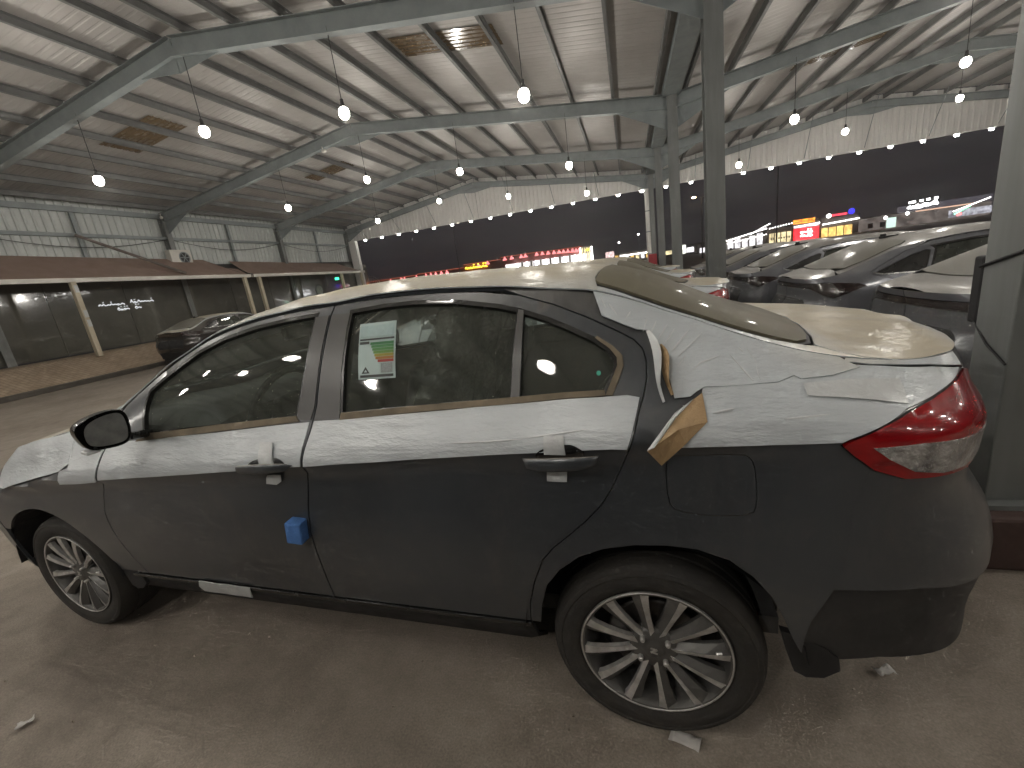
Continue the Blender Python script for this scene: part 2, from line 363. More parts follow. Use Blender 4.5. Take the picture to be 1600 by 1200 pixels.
def panel(S, name, poly, m, parent, holes=(), off=0., res=.035, thick=.012, kind='side', gap=0., wob=0., far=True, wobs=9.):
    if gap: poly = inset(poly, gap); holes = [inset(h, -gap) for h in holes]
    P, T = fill(poly, holes, res)
    if kind == 'side':
        p = S.P(P[:, 0], P[:, 1]); n = S.Nrm(P[:, 0], P[:, 1])
    else:
        f = lambda x, y: np.stack([x, y, S.Tz(x, y)], -1); x, y = P[:, 0], P[:, 1]; e = 4e-3
        p = f(x, y); n = np.cross(f(x+e, y)-f(x-e, y), f(x, y+e)-f(x, y-e)); n /= np.linalg.norm(n, axis=1, keepdims=True)
    o_ = np.full(len(p), off)
    if wob:
        o_ = o_+wob*(np.sin(P[:, 0]*wobs+3*np.sin(P[:, 1]*wobs*1.3))*np.sin(P[:, 1]*wobs*1.7+2*np.cos(P[:, 0]*wobs*.8))+.5*np.sin(P[:, 0]*wobs*2.7+P[:, 1]*wobs*3.1+1))
    p = p+n*o_[:, None]
    used = np.unique(T); mp = -np.ones(len(p), int); mp[used] = np.arange(len(used)); p = p[used]; n = n[used]; T = mp[T]
    V = p.tolist(); F = T.tolist()
    if thick:
        ed = {}
        for t in F:
            for i in range(3):
                a, b = t[i], t[(i+1) % 3]; ed[(a, b)] = 1
        bd = [(a, b) for a, b in ed if (b, a) not in ed]; idx = {}
        for a, b in bd:
            for q in (a, b):
                if q not in idx:
                    idx[q] = (len(V), len(V)+1); V.append(p[q].tolist()); V.append((p[q]-n[q]*thick).tolist())
        for a, b in bd: F.append((idx[b][0], idx[a][0], idx[a][1], idx[b][1]))
    o = mesh_obj(name, V, F, m, parent, True)
    o.data.set_sharp_from_angle(angle=R(50))
    if kind == 'side' and far:
        c = o.copy(); COL.objects.link(c); c.parent = parent; c.scale = (1, -1, 1); o['far'] = c.name
    return o
def twin(o): return bpy.data.objects[o['far']] if 'far' in o else None
def under(child, door):
    """hang a part (and its far-side twin) on a door"""
    child.parent = door; t = twin(child); d = twin(door)
    if t is not None and d is not None: t.parent = d; t.scale = (1, 1, 1)
def cl(S, a, b, d=0., n=24):
    u = np.linspace(a, b, n); z = S.zc(S.xz(u, u*0+1)[0])-d; return [(float(i), float(k)) for i, k in zip(u, z)]
def arc(cx, cz, r, a0, a1, n=18, rz=None):
    return [(cx+r*math.cos(R(a0+(a1-a0)*i/n)), cz+(rz or r)*math.sin(R(a0+(a1-a0)*i/n))) for i in range(n+1)]

# ------------------------------------------------------------------ wheels
def make_wheel(parent, x, y, side, z=.302, rt=.302, rr=.215, spokes=12, detail=True):
    w = empty('wheel', (x, y, z), 0, parent=parent)
    if side > 0: w.rotation_euler = (0, 0, math.pi)
    # local: outer face towards -y, lip plane at y=0
    prof = [(rr-.006, .185), (rr+.012, .20), (rt-.05, .203), (rt-.018, .19), (rt-.004, .165), (rt, .13), (rt, .105), (rt-.006, .102), (rt-.006, .095), (rt, .092), (rt, .062), (rt-.006, .059), (rt-.006, .052), (rt, .049), (rt-.001, .03), (rt-.007, .008), (rt-.018, -.008), (rt-.030, -.0125), (rt-.034, -.0105), (rt-.05, -.013), (rr+.022, -.010), (rr+.008, -.004), (rr-.004, .004)]
    t = MB().lathe(prof, 72).build('tyre', M_rubber, w, True); t.data.set_sharp_from_angle(angle=R(30))
    rim = MB().lathe([(rr-.004, .006), (rr, -.003), (rr-.002, -.006), (rr-.012, -.004), (rr-.016, .004), (rr-.022, .03), (rr-.03, .09), (rr-.02, .18)], 72).build('rim', M_alloyd, w, True)
    rim.data.set_sharp_from_angle(angle=R(30))
    lip = MB().lathe([(rr-.002, -.0045), (rr-.003, -.0070), (rr-.007, -.0064), (rr-.008, -.003)], 72).build('lip', M_alloy, rim, True)
    MB().lathe([(.001, .05), (.075, .05), (.125, .058), (.135, .058), (.135, .07), (.06, .075)], 40).build('brake_disc', M_steel, w, True)
    MB().lathe([(.001, .125), (rr-.03, .125)], 32).build('wheel_back', M_black, w)
    if not detail:
        MB().lathe([(.001, .01), (rr-.02, .004)], 32).build('wheel_cover', M_alloyd, w, True); return w
    for k in range(spokes):
        a = 2*math.pi*k/spokes+.13; ca, sa = math.cos(a), math.sin(a)
        def pt(r, q, h): return (r*ca-q*sa, h, r*sa+q*ca)
        st = [(.048, .0125, .012), (.09, .0105, .004), (.14, .0125, -.003), (.18, .0165, -.006), (rr-.010, .021, -.005)]
        V = []; F = []
        for r, hw, h in st: V += [pt(r, -hw, h+.004), pt(r, hw*.15, h), pt(r, hw*.15, h+.020), pt(r, -hw, h+.020)]
        for i in range(len(st)-1):
            for j in range(4): F.append((i*4+j, i*4+(j+1) % 4, (i+1)*4+(j+1) % 4, (i+1)*4+j))
        mesh_obj('spoke', V, F, M_alloy, w)
        V = []; F = []
        for r, hw, h in st: V += [pt(r, hw*.15, h+.0015), pt(r, hw*1.55+.003, h+.017), pt(r, hw*1.55+.003, h+.030), pt(r, hw*.15, h+.030)]
        for i in range(len(st)-1):
            for j in range(4): F.append((i*4+j, i*4+(j+1) % 4, (i+1)*4+(j+1) % 4, (i+1)*4+j))
        mesh_obj('spoke_flank', V, F, M_alloyd, w)
    MB().lathe([(.001, .006), (.024, .006), (.028, .009), (.036, .012), (.062, .013), (.070, .02), (.072, .045)], 40).build('hub', M_alloyd, w, True)
    for k in range(4):
        a = R(38+90*k); MB().lathe([(.001, -.004), (.005, -.004), (.0075, .0), (.008, .016)], 8, c=(.05*math.cos(a), 0, .05*math.sin(a))).build('lug_nut', M_alloy, w)
    MB().box((-.010, .0035, .004), (.010, .006, .0085), Matrix.Rotation(R(18), 3, 'Y')).box((-.010, .0035, -.0085), (.010, .006, -.004), Matrix.Rotation(R(18), 3, 'Y')).box((-.011, .0035, -.003), (.011, .006, .003), Matrix.Rotation(R(-32), 3, 'Y')).build('cap_emblem', M_alloy, w)
    MB().bar((rr-.035, -.002, .03), (rr-.05, -.006, .032), .004, 6).build('valve', M_alloy, w)
    return w

def cushion(name, size, loc, rot, m, parent, r=.05):
    sx, sy, sz = size
    bm = bmesh.new(); bmesh.ops.create_cube(bm, size=1)
    for v in bm.verts: v.co = Vector((v.co.x*sx, v.co.y*sy, v.co.z*sz))
    bmesh.ops.bevel(bm, geom=list(bm.edges), offset=min(r, .48*min(size)), segments=4, profile=.6, affect='EDGES')
    me = bpy.data.meshes.new(name); bm.to_mesh(me); bm.free(); me.materials.append(m); me.shade_smooth()
    o = bpy.data.objects.new(name, me); o.location = loc; o.rotation_euler = rot; return link(o, parent)

# clear crumpled plastic over the seats
def clear_plastic(name='clear crumpled plastic', sc=11, gloss=.34, haze=.13, rg=.14):
    m = bpy.data.materials.new(name); m.use_nodes = True; n = m.node_tree.nodes; l = m.node_tree.links; n.clear()
    o = n.new('ShaderNodeOutputMaterial'); tr = n.new('ShaderNodeBsdfTransparent'); tr.inputs[0].default_value = (.93, .94, .93, 1)
    gl = n.new('ShaderNodeBsdfGlossy'); gl.inputs['Roughness'].default_value = rg; df = n.new('ShaderNodeBsdfTranslucent'); df.inputs[0].default_value = (.6, .62, .6, 1)
    t = noise(n, l, sc, 3, .5, dist=1.5); bp = n.new('ShaderNodeBump'); bp.inputs['Strength'].default_value = 1; bp.inputs['Distance'].default_value = .05; l.new(t.outputs['Fac'], bp.inputs['Height']); l.new(bp.outputs[0], gl.inputs['Normal'])
    a = n.new('ShaderNodeMixShader'); a.inputs[0].default_value = gloss; l.new(tr.outputs[0], a.inputs[1]); l.new(gl.outputs[0], a.inputs[2])
    b = n.new('ShaderNodeMixShader'); b.inputs[0].default_value = haze; l.new(a.outputs[0], b.inputs[1]); l.new(df.outputs[0], b.inputs[2]); l.new(b.outputs[0], o.inputs[0]); return m
M_plastic = clear_plastic(); M_wrap = clear_plastic('tight shipping film', 30, .16, .02, .06)

def make_interior(root, S, sx=0., wheel_side=-1):
    # floor, dashboard, seats, steering wheel
    MB().box((-2.3+sx, -.70, .30), (.35+sx, .70, .36)).build('cabin_floor', M_cabin, root)
    prof = [(-2.30, .60), (-2.34, 1.0), (-2.05, 1.015), (-1.86, 1.00), (-1.74, .95), (-1.72, .88), (-1.80, .70), (-1.84, .60)]
    V = []; F = []; ys = (-.70, -.5, -.25, 0, .25, .5, .70)
    for y in ys:
        for x, z in prof:
            hump = .045*math.exp(-((y-wheel_side*.37)/.2)**2) if z > .93 else 0
            V.append((x+sx, y, z+hump))
    k = len(prof)
    for i in range(len(ys)-1):
        for j in range(k): F.append((i*k+j, (i+1)*k+j, (i+1)*k+(j+1) % k, i*k+(j+1) % k))
    F += [tuple(range(k)), tuple(range((len(ys)-1)*k, len(ys)*k))[::-1]]
    mesh_obj('dashboard', V, F, M_cabin, root, True).data.set_sharp_from_angle(angle=R(40))
    st = empty('steering_wheel', (-1.60+sx, wheel_side*.37, .97), 0, parent=root); st.rotation_euler = (0, R(-66), 0)
    MB().lathe([(.183+.016*math.cos(a), .016*math.sin(a)) for a in np.linspace(0, 2*math.pi, 9)[:-1]], 40, 'z', close=True).build('rim', M_black, st, True)
    cushion('hub', (.13, .15, .045), (0, 0, -.02), (0, 0, 0), M_black, st, .02)
    for a in (20, 160, 270):
        MB().beam((.04*math.sin(R(a)), .04*math.cos(R(a)), -.018), (.175*math.sin(R(a)), .175*math.cos(R(a)), 0), .03, .014).build('spoke', M_black, st)
    for y in (-.37, .37):
        s = empty('front_seat', (-1.0+sx, y, 0), 0, parent=root)
        cushion('seat_cushion', (.52, .50, .17), (-.12, 0, .50), (0, R(-8), 0), M_seat, s)
        cushion('backrest', (.15, .48, .62), (.20, 0, .85), (0, R(20), 0), M_seat, s)
        cushion('headrest', (.10, .27, .19), (.345, 0, 1.235), (0, R(12), 0), M_seat, s)
        for q in (-.07, .07): MB().bar((.30, q, 1.08), (.34, q, 1.18), .007, 6).build('headrest_post', M_steel, s)
        # loose plastic bag over the backrest
        V = []; F = []; nu, nv = 20, 16; rnd = random.Random(3 if y < 0 else 5)
        for i in range(nu):
            a = 2*math.pi*i/nu
            for j in range(nv):
                t = j/(nv-1); z = .55+t*.84; cx = .10+.33*(z-.55)/.84
                rx = (.115+.03*math.sin(5*a+8*t))*(1-.30*t**3)+rnd.uniform(-.016, .016); ry = (.275-.12*max(0, t-.55)/.45)*(1+.04*math.sin(7*a+5*t))+rnd.uniform(-.016, .016)
                V.append((cx+rx*math.cos(a), ry*math.sin(a), z))
        for i in range(nu):
            for j in range(nv-1): F.append((i*nv+j, ((i+1) % nu)*nv+j, ((i+1) % nu)*nv+j+1, i*nv+j+1))
        mesh_obj('plastic_cover', V, F, M_plastic, s)
    r = empty('rear_seat', (-.12+sx, 0, 0), 0, parent=root)
    cushion('seat_cushion', (.52, 1.22, .17), (-.16, 0, .52), (0, R(-8), 0), M_seat, r)
    cushion('backrest', (.16, 1.22, .56), (.17, 0, .82), (0, R(24), 0), M_seat, r)
    for y in (-.38, .38): cushion('headrest', (.09, .26, .15), (.30, y, 1.12), (0, R(12), 0), M_seat, r)
    MB().box((.26+sx, -.60, 1.02), (.50+sx, .60, 1.04)).build('parcel_shelf', M_cabin, root)
    MB().box((-.035, -.11, -.035), (.0, .11, .035)).build('interior_mirror', M_black, root, bevel=.015).location = (-1.74+sx, 0, 1.275)

def arch_liner(root, x, r=.385, z=.305):
    for s in (-1, 1):
        V = []; F = []; n = 18
        for i in range(n+1):
            a = R(6+168*i/n)
            for y in (.845, .50): V.append((x+r*math.cos(a), s*y, z+r*math.sin(a)))
        for i in range(n): F.append((i*2, i*2+1, i*2+3, i*2+2))
        F.append(tuple(i*2+1 for i in range(n+1)))
        mesh_obj('arch_liner', V, F, M_black, root)

# ------------------------------------------------------------------ the grey sedan with white transit film
GAP_F = [(-2.102, .372), (-2.131, .469), (-2.156, .599), (-2.158, .69), (-2.143, .764), (-2.107, .843), (-2.092, .872), (-2.078, .938), (-2.068, .99), (-2.058, 1.07)]
GAP_B = [(-1.012, 1.3955), (-1.013, 1.272), (-1.02, 1.088), (-1.033, 1.031), (-1.039, .987), (-1.05, .917), (-1.058, .882), (-1.085, .764), (-1.098, .666), (-1.10, .559), (-1.103, .489), (-1.108, .417), (-1.11, .372)]
GAP_R = [(-.42, 1.372), (-.34, 1.357), (-.23, 1.32), (-.136, 1.279), (-.049, 1.234), (-.008, 1.21), (.014, 1.187), (.022, 1.160), (.021, 1.122), (.014, 1.092), (.001, 1.055), (-.017, 1.0), (-.044, .928), (-.082, .849), (-.11, .805), (-.157, .755), (-.203, .713), (-.253, .669), (-.289, .625), (-.325, .54), (-.352, .45), (-.362, .372)]
WIN_F = [(-1.862, 1.012), (-1.87, 1.06), (-1.872, 1.11), (-1.862, 1.161), (-1.80, 1.196), (-1.725, 1.234), (-1.605, 1.289), (-1.486, 1.326), (-1.34, 1.352), (-1.199, 1.365), (-1.076, 1.370), (-1.076, 1.217), (-1.10, 1.060), (-1.466, 1.037)]
WIN_R = [(-.915, 1.064), (-.922, 1.20), (-.926, 1.366), (-.805, 1.372), (-.686, 1.370), (-.544, 1.357), (-.403, 1.330), (-.337, 1.312), (-.341, 1.089), (-.622, 1.079)]
WIN_Q = [(-.319, 1.306), (-.251, 1.281), (-.18, 1.250), (-.114, 1.217), (-.075, 1.191), (-.058, 1.17), (-.057, 1.153), (-.068, 1.127), (-.087, 1.097), (-.195, 1.095), (-.319, 1.09)]
FUEL = chaikin([(.054, .923), (.064, .943), (.11, .946), (.225, .949), (.245, .938), (.254, .904), (.257, .829), (.247, .795), (.152, .788), (.074, .798), (.056, .822)], 1)
LAMP = [(.437, .978), (.458, .99), (.54, 1.012), (.624, 1.027), (.716, 1.035), (.868, 1.047), (.998, 1.054), (1.13, 1.035), (1.15, .97), (1.10, .905), (1.0, .886), (.86, .878), (.752, .882), (.61, .891), (.523, .916), (.467, .953)]
LENS = [(.512, .972), (.648, .974), (.80, .966), (.95, .956), (1.06, .95), (1.05, .92), (.95, .900), (.84, .892), (.731, .895), (.631, .91), (.557, .943)]
def make_sedan():
    S = Shell(SEDAN); u0, u3 = S.u0, S.u3
    root = empty('sedan', (0, 0, 0))
    pn = lambda *a, **k: panel(S, *a, **k)
    archR = [(.372, .372), (.345, .43), (.318, .50), (.288, .565), (.245, .625), (.193, .668), (.12, .693), (.048, .699), (-.031, .694), (-.116, .676), (-.183, .645), (-.242, .596), (-.287, .535), (-.314, .451), (-.33, .372)]
    # fenders, quarter panels, doors, sills
    fend = [p for p in GAP_F]+cl(S, -2.07, -2.95, 0)+[(-3.0, .80), (-3.02, .68), (-2.985, .56)]+arc(-2.65, .305, .378, 138, 8, 22)+[(-2.27, .372)]
    pn('front_fender', fend, M_paint, root, gap=.002)
    door = GAP_F[:-1]+[(-2.05, 1.085)]+cl(S, -2.03, -1.018, .010)+GAP_B
    d1 = pn('front_door', door, M_paint, root, holes=[WIN_F], gap=.0022)
    door2 = GAP_B[::-1]+cl(S, -1.0, -.45, .010)+GAP_R
    d2 = pn('rear_door', door2, M_paint, root, holes=[inset(WIN_R[:7]+WIN_Q[1:9]+WIN_Q[9:]+WIN_R[8:], -.001)], gap=.0022)
    quarter = GAP_R[:0:-1]+cl(S, -.40, .52, 0, 40)+[(.55, 1.104), (.60, 1.097), (.805, 1.081), (.97, 1.062)]+LAMP[6::-1]+[LAMP[-1], (.5176, .919), (.4836, .80), (.4506, .69), (.4206, .60), (.385, .50), (.375, .43)]+archR
    q = pn('quarter_panel', quarter, M_paint, root, holes=[FUEL], gap=.0012)
    pn('fuel_lid', FUEL, M_paint, root, gap=.0008, off=.0005)
    pn('tail_lamp', LAMP, M_red, root, gap=.0025, off=.006, res=.025, thick=.02)
    lens = pn('lamp_clear_lens', LENS, M_clear, root, off=.0085, res=.02, thick=.006)
    pn('lamp_surround', inset(LAMP, -.006), M_black, root, off=-.004, thick=.01)
    seam = [(.516, .918), (.482, .80), (.449, .69), (.419, .605)]
    pn('rear_bumper', seam+[(.63, .610), (.833, .592), (1.1, .58), (u3-.004, .578), (u3-.004, .858), (1.12, .874), (1.0, .878)]+LAMP[11:15], M_paint, root, gap=.0006)
    pn('bumper_valance', [(.352, .35), (.372, .43), (.385, .50), (.415, .602), (.63, .606), (.833, .588), (1.1, .576), (u3-.004, .574), (u3-.004, .33), (1.0, .335), (.74, .365), (.578, .375), (.45, .355)], mat('dark bumper plastic', (.032, .032, .033), .55, 0, .3, 8, grime=.16), root, off=-.006)
    pn('trunk_rear_panel', [(1.15, .97), (1.13, 1.035), (1.0, 1.058), (.97, 1.066)]+cl(S, .98, u3-.004, .0)+[(u3-.004, .865), (1.10, .88), (1.10, .905)], M_paint, root, gap=.002)
    pn('sill', [(-2.27, .245), (-2.27, .352), (-.36, .352), (-.34, .245)], M_black, root, res=.06)
    pn('sill_trim', [(-2.20, .353), (-2.20, .367), (-.36, .369), (-.36, .355)], M_blackgloss, root, off=.007, thick=.01, res=.05)
    pn('front_bumper', [(-3.02, .28), (-2.99, .555), (-3.03, .66), (u0+.004, .66), (u0+.004, .28)], M_paint, root, gap=.002)
    pn('headlamp', [(-3.03, .666), (-3.00, .79)]+cl(S, -2.97, u0+.5, .012)+[(u0+.5, .666)], M_clear, root, gap=.002, off=.003)
    pn('grille', [(u0+.496, .666)]+cl(S, u0+.496, u0+.004, .012)+[(u0+.004, .666)], M_black, root)
    # glass, seals, belt mouldings
    for nm, wn_, dr, g in (('window_glass', WIN_F, d1, M_glass), ('window_glass', WIN_R, d2, M_glass), ('quarter_glass', WIN_Q, d2, M_glass)):
        under(pn(nm, inset(wn_, -.004), g, root, off=-.011, thick=0, res=.06), dr)
        under(pn('window_seal', inset(wn_, -.009), M_blackgloss, root, holes=[inset(wn_, .003)], off=.0015, thick=.016, res=.03), dr)
    under(pn('division_bar', [(-.343, 1.085), (-.336, 1.318), (-.318, 1.312), (-.317, 1.086)], M_frame, root, off=.002, res=.03, thick=.014), d2)
    under(pn('belt_moulding', [(-1.90, .982), (-1.872, 1.010), (-1.70, 1.0205), (-1.466, 1.0375), (-1.10, 1.0605), (-1.085, 1.043), (-1.466, 1.015), (-1.70, .998)], M_mould, root, off=.006, thick=.016, res=.03), d1)
    under(pn('belt_moulding', [(-.917, 1.045), (-.915, 1.065), (-.622, 1.080), (-.341, 1.091), (-.195, 1.0975), (-.085, 1.099), (-.083, 1.086), (-.195, 1.083), (-.341, 1.075), (-.622, 1.063)], M_mould, root, off=.006, thick=.016, res=.03), d2)
    under(pn('frame_moulding', [(-.083, 1.088), (-.064, 1.127), (-.052, 1.153), (-.053, 1.172), (-.071, 1.194), (-.110, 1.222), (-.104, 1.226), (-.062, 1.198), (-.038, 1.174), (-.036, 1.152), (-.049, 1.120), (-.066, 1.086)], M_mould, root, off=.004, thick=.01, res=.02), d2)
    # satin B-pillar covers on both doors
    under(pn('pillar_cover', [(-1.073, 1.364), (-1.018, 1.366), (-1.019, 1.272), (-1.026, 1.088), (-1.038, 1.047), (-1.092, 1.047), (-1.096, 1.062), (-1.073, 1.217)], M_frame, root, off=.003, thick=.006, res=.04), d1)
    under(pn('pillar_cover', [(-1.006, 1.367), (-.932, 1.364), (-.928, 1.20), (-.922, 1.05), (-1.024, 1.045), (-1.012, 1.10), (-1.007, 1.272)], M_frame, root, off=.003, thick=.006, res=.04), d2)
    # top panels
    def topo(name, half, m, off=0, res=.05, thick=.01, wob=0, gap=0):
        return panel(S, name, half+[(x, -y) for x, y in half[::-1]], m, root, kind='top', off=off, res=res, thick=thick, wob=wob, gap=gap)
    ck = lambda x: float(np.interp(x, S._cx, S._cy))
    S.Tz(0., 0.)
    xs = lambda a, b, d=0., n=16: [(float(x), -(ck(x)-d)) for x in np.linspace(a, b, n)]
    hood = [(-3.49, -.06), (-3.47, -.3), (-3.42, -.48)]+[(float(x), -(ck(x)-.004)) for x in np.linspace(-3.30, -2.14, 14)]+[(-2.20, -.66), (-2.30, -.40), (-2.36, -.12)]
    topo('hood', hood, M_paint, 0, .06)
    topo('hood_film', [(x-.002, y) for x, y in hood], M_film, .005, .06, .003, .003)
    topo('windscreen', [(-2.35, -.12), (-2.29, -.42), (-2.15, -.675)]+xs(-2.05, -1.52, .035)+[(-1.44, -.50), (-1.38, -.25), (-1.36, -.05)], M_glass, 0, .08)
    rf = lambda d, e: [(-1.35+e, -.05), (-1.36+e, -.25), (-1.42+e, -.50+e), (-1.50, -.575+e), (-1.70, -.612+e), (-1.95, -.655+e), (-2.09, -.685+e)]+xs(-2.09, -.106, d, 34)+[(-.122, -.45), (-.112, -.25), (-.104, -.05)]
    topo('roof', rf(.003, 0), M_paint, -.001, .05)
    topo('roof_film', rf(-.003, .004), M_film, .006, .045, .004, .0025)
    rw = [(-.105, -.05), (-.112, -.28), (-.118, -.49), (-.105, -.513), (-.007, -.540), (.084, -.549), (.248, -.562), (.358, -.573), (.405, -.572), (.44, -.53), (.466, -.44), (.492, -.30), (.515, -.15), (.523, -.05)]
    topo('rear_window', rw, M_rearglass, .010, .05, .02)
    topo('window_surround', [(-.125, -.05), (-.13, -.28), (-.135, -.50), (-.115, -.525), (-.007, -.552), (.084, -.560), (.248, -.574), (.358, -.585), (.412, -.584), (.45, -.54), (.477, -.44), (.502, -.30), (.526, -.15), (.534, -.05)], M_black, .003, .05, .006)
    for s in (1, -1):
        poly = [(float(x), -s*(ck(x)-.003)) for x in np.linspace(-.12, .56, 22)]+[(.52, -s*.62), (.45, -s*.575), (.42, -s*.588), (.358, -s*.591), (.248, -s*.580), (.084, -s*.566), (-.007, -s*.558), (-.12, -s*.53)]
        panel(S, 'rear_pillar_top', poly, M_paint, root, kind='top', off=.0005, res=.04)
        if s == 1: cft = poly
    deck = [(.538, -.05), (.531, -.15), (.508, -.30), (.483, -.44), (.46, -.53), (.452, -.562), (.475, -.60), (.53, -.640)]+[(float(x), -(ck(x)-.0005)) for x in np.linspace(.58, .885, 22)]+[(.8925, -.1), (.8935, -.03)]
    topo('trunk_lid', deck, M_paint, 0, .04, .012)
    topo('trunk_film', inset(deck+[(x, -y) for x, y in deck[::-1]], .0)[:len(deck)], M_film, .0055, .035, .003, .0015)
    pn('trunk_side_film', [(.52, 1.106), (.54, 1.112)]+cl(S, .56, 1.0, -.003, 18)+[(.995, 1.060), (.97, 1.0632), (.805, 1.0818), (.60, 1.0975), (.55, 1.1045)], M_film, root, off=.0045, thick=.003, res=.025)
    # film on doors and quarter
    fF = [(-2.093, .862), (-2.080, .938), (-2.066, .985), (-1.93, .985), (-1.463, 1.012), (-1.278, 1.026), (-1.043, 1.041), (-1.048, .985), (-1.056, .916), (-1.329, .897), (-1.70, .872), (-2.098, .845)]
    pn('door_film', fF, M_film, root, off=.0035, thick=.003, res=.025, wob=.0012)
    fR = [(-1.024, 1.044), (-.917, 1.046), (-.642, 1.060), (-.339, 1.075), (-.177, 1.082), (-.085, 1.084), (-.029, 1.086), (.001, 1.080), (-.006, 1.055), (-.020, 1.009), (-.034, .972), (-.072, .973), (-.31, .962), (-.568, .947), (-1.044, .916), (-1.036, .969)]
    pn('door_film', fR, M_film, root, off=.0035, thick=.003, res=.025, wob=.0016)
    fN = [(-2.367, .819), (-2.36, .872), (-2.30, .885), (-2.31, .96)]+cl(S, -2.32, -2.10, .0, 8)+[(-2.08, .985), (-2.09, .938), (-2.103, .872), (-2.115, .838)]
    pn('fender_film', fN, M_film, root, off=.004, thick=.003, res=.025, wob=.002)
    fH = [(-2.96, .79), (-2.80, .785), (-2.607, .824), (-2.45, .852), (-2.365, .870), (-2.30, .90), (-2.31, .955)]+cl(S, -2.33, -2.95, .0, 14)
    pn('fender_film', fH, M_film, root, off=.0045, thick=.003, res=.025, wob=.0025)
    # C-pillar film: side sheet with a torn front edge, and its turn-over on the pillar top
    fC = cl(S, -.118, .52, 0, 30)+[(.54, 1.104), (.56, 1.096), (.47, 1.092), (.38, 1.094), (.366, 1.100), (.32, 1.093), (.153, 1.094), (.135, 1.086), (.118, 1.076), (.083, 1.074), (.078, 1.10), (.070, 1.135), (.058, 1.172), (.046, 1.200), (.028, 1.224), (.0, 1.229), (-.045, 1.250), (-.092, 1.273), (-.101, 1.298)]
    pn('pillar_film', fC, M_film, root, off=.0045, thick=.003, res=.025, wob=.002, wobs=12)
    for s in (1, -1):
        panel(S, 'pillar_top_film', [(x, y*s) for x, y in cft], M_film, root, kind='top', off=.0052, res=.03, thick=.003, wob=.001)
    fQ = [(.145, 1.080), (.152, 1.101), (.32, 1.101), (.366, 1.104), (.47, 1.102), (.56, 1.099), (.60, 1.0955), (.805, 1.0785), (.975, 1.059), (.868, 1.0485), (.716, 1.037), (.624, 1.031), (.458, .993), (.437, .986), (.25, .981), (.084, .977), (.10, .99), (.147, 1.03)]
    pn('quarter_film', fQ, M_film, root, off=.0035, thick=.003, res=.025, wob=.0018)
    if True:
        pn('tape_patch', [(.379, 1.087), (.50, 1.083), (.653, 1.072), (.635, 1.036), (.54, 1.05), (.44, 1.062), (.379, 1.068)], M_tape, root, off=.0062, thick=.0008, res=.02, wob=.0006, wobs=25, far=False)
        # loose paper backing strips standing off the torn edge
        for k, (a, b) in enumerate((((.024, 1.222), (.057, 1.066)), ((.050, 1.186), (.074, 1.080)))):
            V = []; n = 10
            for i in range(n+1):
                t = i/n; u = a[0]+(b[0]-a[0])*t+.004*math.sin(6*t+k); z = a[1]+(b[1]-a[1])*t
                p = S.P(u, z); nn = S.Nrm(u, z); wd = .004+.008*math.sin(math.pi*min(1, t*1.2+.05))
                p2 = S.P(u+wd*1.3, z); lift = .006+.020*math.sin(math.pi*t)
                V += [p+nn*.006, p2+nn*(.006+lift)]
            F = [(2*i, 2*i+1, 2*i+3, 2*i+2) for i in range(n)]
            o = mesh_obj('torn_paper_strip', V, F, M_kraft if k else M_tape, root); o.modifiers.new('s', 'SOLIDIFY').thickness = .0012
        # folded brown paper flap
        fl = [(.146, 1.082), (.150, 1.027), (.099, .986), (.043, .950), (.014, .978), (.080, 1.038)]
        V = []; lift = [.006, .008, .010, .030, .034, .022]
        for (u, z), h in zip(fl, lift): V.append(S.P(u, z)+S.Nrm(u, z)*h)
        V.append(S.P(.085, 1.01)+S.Nrm(.085, 1.01)*.030); F = [(i, (i+1) % 6, 6) for i in range(6)]
        o = mesh_obj('paper_flap', V, F, M_kraft, root); o.modifiers.new('s', 'SOLIDIFY').thickness = .0015; tag(o, 'folded flap of brown backing paper peeling off the film')
        V = [S.P(u, z)+S.Nrm(u, z)*h for u, z, h in ((.014, .979, .036), (.080, 1.039, .024), (.125, 1.068, .014), (.078, 1.028, .030), (.030, .983, .036))]
        mesh_obj('flap_fold', V, [(0, 1, 2, 3, 4)], M_tape, root).modifiers.new('s', 'SOLIDIFY').thickness = .0015
        # raised wrinkles pulled in the film; their highlights are painted in as a paler colour
        WR = [[(.016, 1.222), (.028, 1.252)], [(.036, 1.216), (.052, 1.243)], [(.053, 1.199), (.081, 1.232)], [(.064, 1.184), (.098, 1.219)], [(.082, 1.168), (.133, 1.211)], [(.095, 1.155), (.166, 1.201)], [(.223, 1.15), (.252, 1.113), (.265, 1.098)], [(.249, 1.16), (.258, 1.15)], [(.27, 1.157), (.283, 1.13), (.279, 1.111), (.282, 1.098)], [(.163, 1.043), (.215, 1.052)], [(.313, 1.031), (.42, 1.036)], [(-.014, 1.275), (-.032, 1.254)], [(-.098, 1.322), (-.079, 1.287)], [(-.075, 1.303), (-.049, 1.268)],
              [(-.29, .998), (-.20, 1.008), (-.13, 1.016)], [(-.52, .985), (-.40, .99), (-.30, .996)], [(.10, 1.06), (.125, 1.045)], [(.11, 1.11), (.15, 1.14), (.20, 1.15)], [(.09, 1.13), (.12, 1.16)]]
